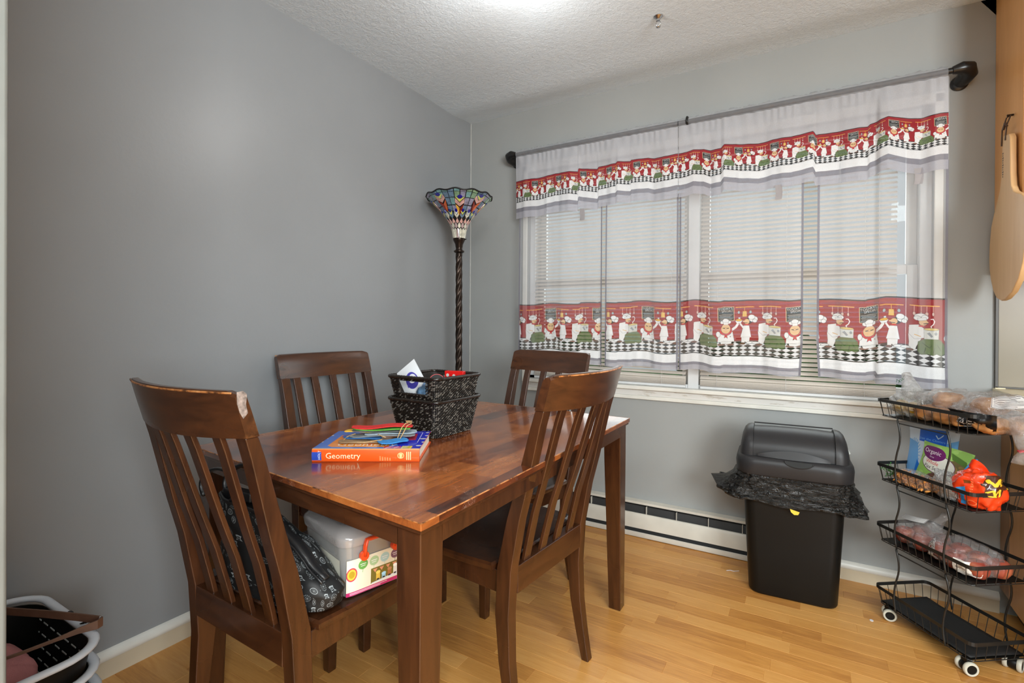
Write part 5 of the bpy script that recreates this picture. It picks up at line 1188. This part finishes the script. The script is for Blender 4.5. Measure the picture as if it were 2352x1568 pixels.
M_bun = None
def m_bun():
    s = N('baked_roll_crust'); v = s.coord(); f = s.noise(v, 18, 4)
    s.set(s.ramp(f, [(0.3, rgb(140, 88, 44)), (0.55, rgb(178, 122, 68)), (0.8, rgb(206, 160, 106))]), 0.5); return s.m
M_bun = m_bun()
POS5 = ['front left', 'front right', 'back left', 'back right', 'topmost']
POS4 = ['front left', 'front right', 'back left', 'back right']; POS6 = ['front left', 'front middle', 'front right', 'back left', 'back middle', 'back right']
def roll_bag(label, l0, rolls, size, c, seed, blabel, rlabel, grp):
    t = rthing('bread_bag', label, 'bag', l0, 0.0, F[0])
    blob((c[0], c[1], c[2]), size, seed, 0.20, 2.6, 48, 26, sq=0.8, flat_z=0.0005).build('bag_film', M_film, t, smooth=True)
    for k, (x, y, z) in enumerate(rolls):
        o = thing('bread_roll', POS5[k] + ' ' + rlabel, 'roll', RP(l0 + x, y, F[0] + z), k * 0.8, grp)
        blob((0, 0, 0.0), (0.046, 0.042, 0.029), k + seed, 0.22, 2.2, 26, 16, sq=0.85).build('crust', M_bun, o, smooth=True)
    return t
t = roll_bag('clear bag of brown bread rolls in the middle of the top rack tier', 0.010, [(-0.045, -0.035, 0.028), (0.030, -0.038, 0.028), (-0.040, 0.038, 0.028), (0.030, 0.038, 0.028), (-0.006, 0.0, 0.078)], (0.088, 0.088, 0.062), (0, 0, 0.058), 31, '', 'brown bread roll in the clear bag amid the top tier', 'bread rolls in the middle bag')
t2 = roll_bag('clear bag of brown rolls with a black label, right end of the top tier', 0.150, [(-0.042, -0.040, 0.028), (0.028, -0.038, 0.028), (-0.042, 0.038, 0.028), (0.032, 0.040, 0.028), (-0.006, 0.0, 0.080)], (0.098, 0.090, 0.064), (0.008, 0, 0.060), 44, '', 'brown bread roll in the right-hand bag on the top tier', 'bread rolls in the right bag')
neck([(0.060, -0.005, 0.050), (0.100, -0.02, 0.052), (0.128, -0.045, 0.025), (0.140, -0.062, -0.015), (0.141, -0.066, -0.028)], [0.050, 0.040, 0.026, 0.015, 0.007], 'bag_neck', M_film, t2, 9)
MB().tube([(0.132, -0.068, -0.030), (0.141, -0.060, -0.027), (0.149, -0.064, -0.027), (0.141, -0.072, -0.032)], 0.0026, 6, closed=True).build('twist_tie', plain('red_twist_tie', rgb(190, 24, 40), 0.5), t2)
neck([(0.141, -0.066, -0.030), (0.142, -0.069, -0.048), (0.142, -0.070, -0.066)], [0.006, 0.016, 0.021], 'bag_tail', M_film, t2, 12)
def patch(par, name, mat, c, size, sq_, seed, amp, freq, a0, a1, p0, p1, off=0.004):
    """a printed patch hugging the front of a blob"""
    def P(u, v):
        th = a0 + (a1 - a0) * u; ph = p0 + (p1 - p0) * v
        def sg(q): return math.copysign(abs(q) ** sq_, q)
        d = Vector((sg(math.cos(ph)) * sg(math.cos(th)), sg(math.cos(ph)) * sg(math.sin(th)), sg(math.sin(ph))))
        k = 1 + amp * mnoise.fractal(d * freq + Vector((seed * 7.3, seed * 3.1, seed)), 1.0, 2.0, 4)
        q = Vector((d.x * (size[0] * k + off), d.y * (size[1] * k + off), d.z * (size[2] * k + off))) + Vector(c); q.z = max(q.z, 0.001); return tuple(q)
    mb = MB(); mb.grid(P, 16, 8); return mb.build(name, mat, par, smooth=True)
A = Art(160, 60, 3, (14, 14, 16)); A.text('FREE', 34, 30, 42, (226, 226, 228), 0.05); A.line([(20, 50), (120, 54)], 3, (200, 200, 200))
patch(t2, 'black_label', print_mat('black_bag_label', A.image('black_label_print'), 0.3), (0.008, 0, 0.060), (0.098, 0.090, 0.064), 0.8, 44, 0.20, 2.6, math.radians(-125), math.radians(-50), -0.75, 0.05)
A = Art(200, 90, 3, (205, 203, 200)); 
for k in range(9): A.line([(12, 12 + k * 8), (186 - 30 * (k % 3), 12 + k * 8)], 3, (90, 86, 92))
A.line([(4, 4), (196, 4), (196, 86), (4, 86), (4, 4)], 2.5, (60, 50, 60)); IM_facts = A.image('facts_print')
patch(t2, 'printed_panel', print_mat('facts_panel', IM_facts, 0.3, opacity=0.8, trans=0.1), (0.008, 0, 0.060), (0.098, 0.090, 0.064), 0.8, 44, 0.20, 2.6, math.radians(-60), math.radians(10), 0.35, 1.05)

# tier 2
def pouch(par, name, mat, W_, Hh, T_, M, curl=0.0):
    mb = MB()
    for sg in (-1, 1):
        mb.grid(lambda u, v: ((u - 0.5) * W_ * (1 + 0.05 * math.cos(v * 5)), sg * (T_ * (max(0, math.sin(PI * u)) ** 0.6) * (max(0, 1 - v) ** 0.7) * (0.55 + 0.45 * min(1, (1 - v) * 2)) + 0.0006) + curl * v * v + 0.003 * math.sin(u * 9 + 2 * v) * v, v * Hh - 0.006 * math.cos(PI * u) * (v > 0.9)), 16, 18)
    return mb.build(name, mat, par, M=M, smooth=True)
def inv_r(M, t): return M
A = Art(150, 200, 3, (206, 222, 238))
A.poly([(38, 0), (118, 0), (118, 50), (38, 50)], (26, 96, 206)); A.text('Just the Clusters', 11, 40, 42, (150, 200, 240)); A.line([(85, 20), (92, 30), (104, 16)], 3, (210, 228, 245))
for k in range(26):
    a = k / 26 * PI; A.line([(22 + 3 * math.cos(a * 2), 105), (22 + 26 * math.cos(a * 2), 105 + 60 * math.sin(a * 2))], 2, (90, 160, 226))
A.poly([(0, 50), (34, 60), (46, 130), (30, 200), (0, 200)], (112, 172, 230)); A.poly([(40, 120), (60, 150), (54, 200), (34, 200)], (40, 120, 220)); A.poly([(118, 40), (150, 20), (150, 120), (120, 110)], (120, 180, 232))
t = rthing('snack_bag', 'tall blue and white snack bag standing at the back of the second rack tier', 'bag', -0.090, 0.022, F[1])
pouch(t, 'bag_body', print_mat('blue_snack_bag', A.image('blue_bag_print'), 0.28), 0.205, 0.205, 0.022, Matrix.Rotation(math.radians(-4), 4, 'X'))
A = Art(170, 150, 4, (142, 186, 92))
for k in range(30): A.ell((k * 37) % 170, (k * 53) % 150, 9, 5, (158, 200, 108))
A.ell(134, 58, 38, 26, (110, 100, 60))
for k in range(14): A.ell(108 + (k * 17) % 46, 46 + (k * 11) % 28, 9, 5, (150 - 6 * (k % 4), 118, 66))
A.poly([(100, 14), (156, 26), (164, 44), (110, 34)], (84, 120, 50)); A.ell(70, 64, 60, 31, (96, 40, 90)); A.ell(70, 64, 58, 29, (222, 222, 210)); A.ell(46, 34, 43, 24, (104, 28, 96)); A.text('Organic', 20, 9, 38, (240, 236, 240), -0.02, 1.0, ); A.text('Great', 8, 34, 50, (230, 220, 230)); A.text('Whole', 18, 26, 70, (196, 44, 40)); A.text('Flax Seeds', 17, 26, 86, (50, 40, 60))
A.ell(92, 118, 46, 28, (110, 92, 78)); A.ell(92, 118, 42, 25, (92, 60, 52))
rd = random.Random(2)
for k in range(160): A.ell(92 + rd.uniform(-34, 34), 118 + rd.uniform(-18, 18), 1.6, 1.0, (126, 84, 68))
t = rthing('seed_pouch', 'green pouch lettered Organic Whole Flax Seeds on the second rack tier', 'pouch', -0.010, -0.030, F[1])
pouch(t, 'pouch_body', print_mat('green_seed_pouch', A.image('seed_pouch_print'), 0.26), 0.188, 0.165, 0.020, Matrix.Rotation(math.radians(6), 4, 'Y') @ Matrix.Rotation(math.radians(-9), 4, 'X'))
t = rthing('nut_bag', 'low clear bag of orange roasted nuts at the front of the second rack tier', 'bag', -0.055, -0.072, F[1])
blob((0, 0, 0.028), (0.075, 0.030, 0.034), 52, 0.12, 3, 32, 16, sq=0.8, flat_z=0.0005).build('bag_film', M_film, t, smooth=True)
mb = MB(); rd = random.Random(6)
for k in range(230):
    c_ = (rd.uniform(-0.066, 0.066), rd.uniform(-0.023, 0.020), rd.uniform(0.006, 0.046)); L_ = rd.uniform(0, PI); ring = []
    for j in range(5):
        r_ = (0.001, 0.0042, 0.005, 0.0042, 0.001)[j]; tt = (j - 2) * 0.0042; bend = 0.0018 * (1 - abs(j - 2) / 2)
        ring.append([(c_[0] + math.cos(L_) * tt - math.sin(L_) * (r_ * math.cos(a) + bend), c_[1] + math.sin(L_) * tt + math.cos(L_) * (r_ * math.cos(a) + bend), c_[2] + r_ * 0.8 * math.sin(a) + tt * math.sin(k)) for a in (0, PI / 3, 2 * PI / 3, PI, 4 * PI / 3, 5 * PI / 3)])
    mb.loft(ring)
o = mb.build('roasted_nuts', plain('roasted_cashew', rgb(218, 146, 66), 0.45, var=0.2, scale=60), smooth=True); o.location = RP(-0.055, -0.072, F[1]); o.rotation_euler = (0, 0, RTH); tag(o, 'orange roasted nuts filling the low clear bag on the second tier', 'nuts', kind='stuff')
t = rthing('granola_bag', 'crumpled clear granola bag leaning between the seed pouch and the red bag', 'bag', 0.052, -0.060, F[1])
blob((0.012, 0, 0.044), (0.055, 0.030, 0.046), 61, 0.30, 3.5, 32, 22, sq=0.9, flat_z=0.0005, tilt=0.3).build('bag_film', M_film_milky, t, smooth=True)
blob((-0.004, 0, 0.026), (0.046, 0.026, 0.027), 62, 0.25, 6, 28, 18, flat_z=0.001).build('granola', plain('brown_granola', rgb(150, 104, 62), 0.8, var=0.4, scale=150, bump=0.8, bscale=260), t, smooth=True)
A = Art(160, 200, 3, (224, 62, 22)); BR_ = (70, 34, 20); YE = (230, 190, 50)
A.line([(118, 60), (140, 84), (146, 60)], 9, BR_); A.poly([(112, 20), (150, 10), (156, 60), (150, 120), (118, 130), (126, 80)], BR_); A.line([(124, 40), (146, 62), (148, 30)], 9, YE); A.line([(128, 100), (146, 84), (146, 116), (134, 118)], 7, YE)
for k, ch in enumerate('PEANUT'): A.text(ch, 12, 92, 50 + k * 13, (246, 180, 120), -PI / 2)
A.poly([(36, 110), (70, 90), (66, 190), (48, 190), (52, 140)], (60, 150, 220)); A.text('EST', 26, 8, 150, (240, 238, 236), 1.0); A.ell(86, 170, 14, 14, (240, 130, 80)); A.ell(86, 170, 11, 11, (224, 62, 22)); A.poly([(60, 60), (80, 56), (84, 70), (64, 76)], (120, 60, 20))
A.poly([(0, 100), (20, 90), (30, 130), (0, 140)], (230, 226, 224))
t = rthing('candy_bag', 'shiny red and brown candy bag, folded open, at the right of the second rack tier', 'bag', 0.135, -0.035, F[1], rz=0.25)
mb = blob((0.004, 0, 0.056), (0.066, 0.050, 0.064), 71, 0.20, 3.0, 44, 28, sq=0.85, flat_z=0.0005)
for i, q in enumerate(mb.v):
    a = math.atan2(q[1], q[0]); mb.uv[i] = (((a + PI * 1.05) / (PI * 1.1)) % 1.0 if False else min(0.99, max(0.01, (q[0] + 0.07) / 0.145)), min(0.99, max(0.01, q[2] / 0.125)))
M_cand = print_mat('glossy_red_candy_bag', A.image('candy_print'), 0.2, bump=0.2, coat=0.5)
mb.build('bag_body', M_cand, t, smooth=True)
mb = MB(); mb.grid(lambda u, v: (-0.030 + 0.055 * u + 0.004 * math.sin(8 * v), -0.004 + 0.010 * math.sin(6 * u + 2), 0.098 + 0.058 * v * (0.25 + 0.75 * math.sin(PI * min(1, 0.15 + u * 0.8)))), 10, 8); mb.build('open_flap', plain('glossy_red_film', rgb(226, 58, 20), 0.2, var=0.1, scale=30), t, smooth=True)
MB().tube([(-0.034, -0.010, 0.088), (-0.030, -0.008, 0.112), (-0.016, -0.004, 0.138), (0.0, 0.0, 0.153)], 0.003, 6).build('blue_edge', plain('blue_bag_edge', rgb(60, 140, 200), 0.3), t)
# herbs at the left end of tier 2
t = rthing('herb_bunch', 'small bunch of green herbs poking through the left end of the second rack tier', 'herbs', -0.150, -0.055, F[1])
rd = random.Random(9); mb = MB(); mbl = MB()
for k in range(16):
    a = rd.uniform(2.4, 4.6); L_ = rd.uniform(0.03, 0.065); P = [Vector((0, 0, 0.012)) + Vector((math.cos(a) * L_ * q, math.sin(a) * L_ * q * 0.8, 0.045 * q * rd.uniform(0.2, 1) - 0.03 * q * q * (k % 3 == 0))) for q in (0, 0.33, 0.66, 1)]
    P = [Vector((max(-0.034, p.x), max(-0.048, p.y), max(0.003, p.z))) for p in P]
    mb.tube(P, 0.0008, 4)
    for p in P[1:]:
        for j in range(5):
            d = Vector((rd.uniform(-1, 1), rd.uniform(-1, 1), rd.uniform(-0.5, 1))).normalized() * 0.008; e = d.cross(Vector((0.3, 0.5, 1))).normalized() * 0.0022
            mbl.add([p, p + d * 0.5 + e, p + d, p + d * 0.5 - e], [(0, 1, 2, 3)])
mb.build('stems', plain('herb_green_stem', rgb(80, 130, 60), 0.5), t); tag(mbl.build('leaves', plain('herb_green_leaf', rgb(64, 140, 60), 0.5, var=0.2), t), kind='stuff')
# tier 3: two bags of red potatoes/apples
def m_fruit():
    s = N('pink_red_apple_skin'); v = s.coord(scale=(1, 1, 0.4)); f = s.noise(v, 22, 4, 0.6)
    s.set(s.ramp(f, [(0.3, rgb(132, 48, 40)), (0.55, rgb(160, 78, 58)), (0.85, rgb(184, 122, 74))]), 0.3); return s.m
M_fruit = m_fruit()
def fruit_bag(label, l0, s0, size, c, seed, fr, flab, grp):
    t = rthing('fruit_bag', label, 'bag', l0, s0, F[2])
    blob(c, size, seed, 0.16, 2.6, 44, 24, sq=0.85, flat_z=0.0005).build('bag_film', M_film, t, smooth=True)
    for k, (x, y) in enumerate(fr):
        o = thing('apple', (POS4 if len(fr) == 4 else POS6)[k] + ' ' + flab, 'apple', RP(l0 + x, s0 + y, F[2] + 0.0005), k * 1.3, grp)
        prof = [(0.001, 0.006), (0.010, 0.001), (0.022, 0.006), (0.0315, 0.022), (0.034, 0.036), (0.030, 0.050), (0.020, 0.058), (0.010, 0.058), (0.003, 0.052)]
        MB().lathe(prof, 20).build('flesh', M_fruit, o, smooth=True)
        MB().tube([(0, 0, 0.052), (0.002, 0.001, 0.064)], 0.0012, 5).build('stem', M_th, o)
    return t
t = fruit_bag('clear bag of red apples with gathered neck, left on the third tier', -0.092, -0.010, (0.080, 0.072, 0.050), (0, 0, 0.044), 81, [(-0.036, -0.032), (0.036, -0.030), (-0.036, 0.038), (0.036, 0.040)], 'red apple in the left clear bag on the third rack tier', 'apples in the left bag')
neck([(0.028, 0.010, 0.072), (0.050, 0.014, 0.104), (0.066, 0.018, 0.128), (0.078, 0.020, 0.146)], [0.036, 0.020, 0.012, 0.015], 'bag_neck', M_film, t, 15)
mb = MB(); mb.grid(lambda u, v: (-0.056 + 0.098 * u, -0.030 - 0.012 * math.sin(PI * u) + 0.020 * v, 0.090 + 0.014 * u + 0.014 * v), 8, 3); mb.build('paper_label', print_mat('white_facts_label', IM_facts, 0.4), t, smooth=True)
t = fruit_bag('clear bag of red apples with printed white panels, right on the third tier', 0.078, -0.012, (0.100, 0.078, 0.050), (0, 0, 0.044), 91, [(-0.062, -0.030), (0.0, -0.038), (0.066, -0.030), (-0.050, 0.038), (0.016, 0.036), (0.070, 0.044)], 'red apple in the right clear bag on the third rack tier', 'apples in the right bag')
A = Art(160, 70, 3, (226, 224, 216)); A.text('apples', 20, 14, 34, (60, 52, 50)); A.ell(120, 26, 20, 12, (60, 160, 70)); A.ell(120, 26, 15, 8, (226, 224, 216))
for k in range(5): A.line([(12, 44 + k * 5), (140, 44 + k * 5)], 2, (120, 116, 112))
IM_ap = A.image('apple_label_print')
patch(t, 'printed_panel', print_mat('white_apple_label', IM_ap, 0.35), (0, 0, 0.044), (0.100, 0.078, 0.050), 0.85, 91, 0.16, 2.6, math.radians(-78), math.radians(-25), -0.75, 0.15)
patch(t, 'printed_panel', print_mat('white_apple_label_top', IM_facts, 0.35), (0, 0, 0.044), (0.100, 0.078, 0.050), 0.85, 91, 0.16, 2.6, math.radians(-150), math.radians(-112), -0.5, 0.6)
# tier 4 mat
mb = MB(); mb.grid(lambda u, v: (-0.172 + 0.344 * u, -0.096 + 0.192 * v, F[3] + 0.002 + 0.004 * abs(math.sin(u * 7 + v * 2)) * (abs(u - 0.5) > 0.3)), 20, 10); o = mb.build('shelf_mat', plain('black_rubber_mat', (0.012, 0.012, 0.012, 1), 0.6, bump=0.3), smooth=True)
sm = o.modifiers.new('s', 'SOLIDIFY'); sm.thickness = 0.0015; o.location = (RC.x, RC.y, 0); o.rotation_euler = (0, 0, RTH); tag(o, 'loose black mat lying in the empty bottom tier of the wire rack', 'mat')

# ------------------------------------------------------------------ laundry baskets by the door jamb
def laundry(label, loc, zr, W_, D_, Hh):
    t = thing('laundry_basket', label, 'laundry basket', loc, math.radians(0), 'nested laundry baskets')
    def R_(k, z, r_=0.09): return [(x, y, z) for x, y in rrect(W_ * k, D_ * k, r_, 7)]
    mb = MB(); mb.loft([R_(0.78, zr - Hh + 0.0), R_(0.80, zr - Hh + 0.01), R_(0.96, zr - 0.012), R_(0.945, zr - 0.012), R_(0.785, zr - Hh + 0.014), R_(0.5, zr - Hh + 0.012)], cap=True); b = mb.build('tub', M_black, t, smooth='auto')
    MB().tube(R_(0.985, zr), 0.0090, 10, closed=True, flat=(1.25, 0.8)).build('rim', M_white, t, smooth=True)
    return t
lx, ly = 0.262, -2.338
zs = [0.360, 0.300, 0.245]
for k, (z, lb) in enumerate(zip(zs, ('black laundry basket with white rim, topmost of the nested stack by the door jamb', 'black laundry basket with white rim, middle of the nested stack by the door jamb', 'black laundry basket with white rim, lowest of the nested stack by the door jamb'))):
    q = laundry(lb, (lx - 0.003 * k, ly + (0.000 if k < 2 else 0.004), 0), z, 0.465 + 0.008 * k, 0.355, 0.235 if k < 2 else 0.243)
    if k == 0:   # slot rows moulded into the inner wall
        for r_ in range(6):
            for c_ in range(13):
                zz = 0.165 + r_ * 0.030; kk = 0.785 + (0.945 - 0.785) * (zz - 0.14) / 0.21; Wk, Dk = 0.465 * kk, 0.355 * kk
                if c_ < 7: MB().box((-0.15 + c_ * 0.045, Dk / 2 - 0.0025, zz), (0.026, 0.0016, 0.003)).build('slot', M_greyw, q)
                else: MB().box((Wk / 2 - 0.0025, -0.11 + (c_ - 7) * 0.038, zz), (0.0016, 0.024, 0.003)).build('slot', M_greyw, q)
        for s_ in (-1, 1): MB().tube([(s_ * 0.04 + 0.04, 0.178, 0.366), (s_ * 0.052 + 0.04, 0.176, 0.352)], 0.008, 8).build('handle_pin', M_black, q)
t = thing('belt', 'brown stitched leather belt looped across the top laundry basket', 'belt', (0.3, -2.2, 0.37))
M_belt = plain('brown_belt_leather', rgb(104, 72, 54), 0.5, var=0.12, scale=30)
def strap(P, wz, th, name):
    mb = MB(); rings = []; P = [Vector(p) for p in P]
    for i, p in enumerate(P):
        d = (P[min(i + 1, len(P) - 1)] - P[max(i - 1, 0)]).normalized(); n_ = Vector((-d.y, d.x, 0)).normalized() * th / 2; w_ = wz if not isinstance(wz, list) else wz[i]
        rings.append([p + n_, p - n_, p - n_ + Vector((0, 0, w_)), p + n_ + Vector((0, 0, w_))])
    mb.loft(rings); return mb.build(name, M_belt, t, bevel=0.0006)
strap([(-0.16, -0.055, 0.003), (-0.06, -0.008, 0.003), (0.03, 0.030, 0.003), (0.092, 0.054, 0.003), (0.106, 0.057, 0.003)], 0.019, 0.004, 'strap')
strap([(0.106, 0.057, 0.0), (0.112, 0.045, 0.0), (0.098, 0.012, 0.001), (0.09, -0.03, 0.001), (0.085, -0.09, 0.002), (0.075, -0.15, 0.003), (0.05, -0.22, 0.004)], [0.022, 0.022, 0.014, 0.008, 0.007, 0.007, 0.007], 0.004, 'strap')
for k in range(9): MB().box((0.094 + 0.0008 * k, 0.0515 + 0.0004 * k, 0.004 + 0.0022 * k), (0.0022, 0.0025, 0.0012)).build('stitch', M_white, t)
o = blob((0.300, -2.352, 0.262), (0.140, 0.108, 0.108), 14, 0.12, 1.6, 44, 28, sq=0.8, flat_z=0.152).build('pink_towel', plain('dusty_pink_terry', rgb(176, 112, 110), 0.9, var=0.08, scale=18, bump=0.5, bscale=350), smooth=True)
tag(o, 'dusty pink towel bundled in the top laundry basket', 'towel')
# small scraps on the floor
for x, y, lb, nm in ((1.600, -0.205, 'thin white thread lying on the floor left of the trash bin', 'thread'),):
    o = MB().tube([(x, y, 0.0022), (x + 0.015, y + 0.012, 0.0022), (x + 0.03, y + 0.010, 0.0022), (x + 0.05, y + 0.026, 0.0022)], 0.0013, 5).build(nm, M_white); tag(o, lb, 'thread')
o = MB().lathe([(0.003, 0.0004), (0.0062, 0.0004), (0.0062, 0.0024), (0.003, 0.0024), (0.003, 0.0004)], 14).build('plastic_ring', M_white, loc=(2.135, -0.335, 0)); tag(o, 'tiny white plastic ring on the floor left of the wire rack', 'ring')
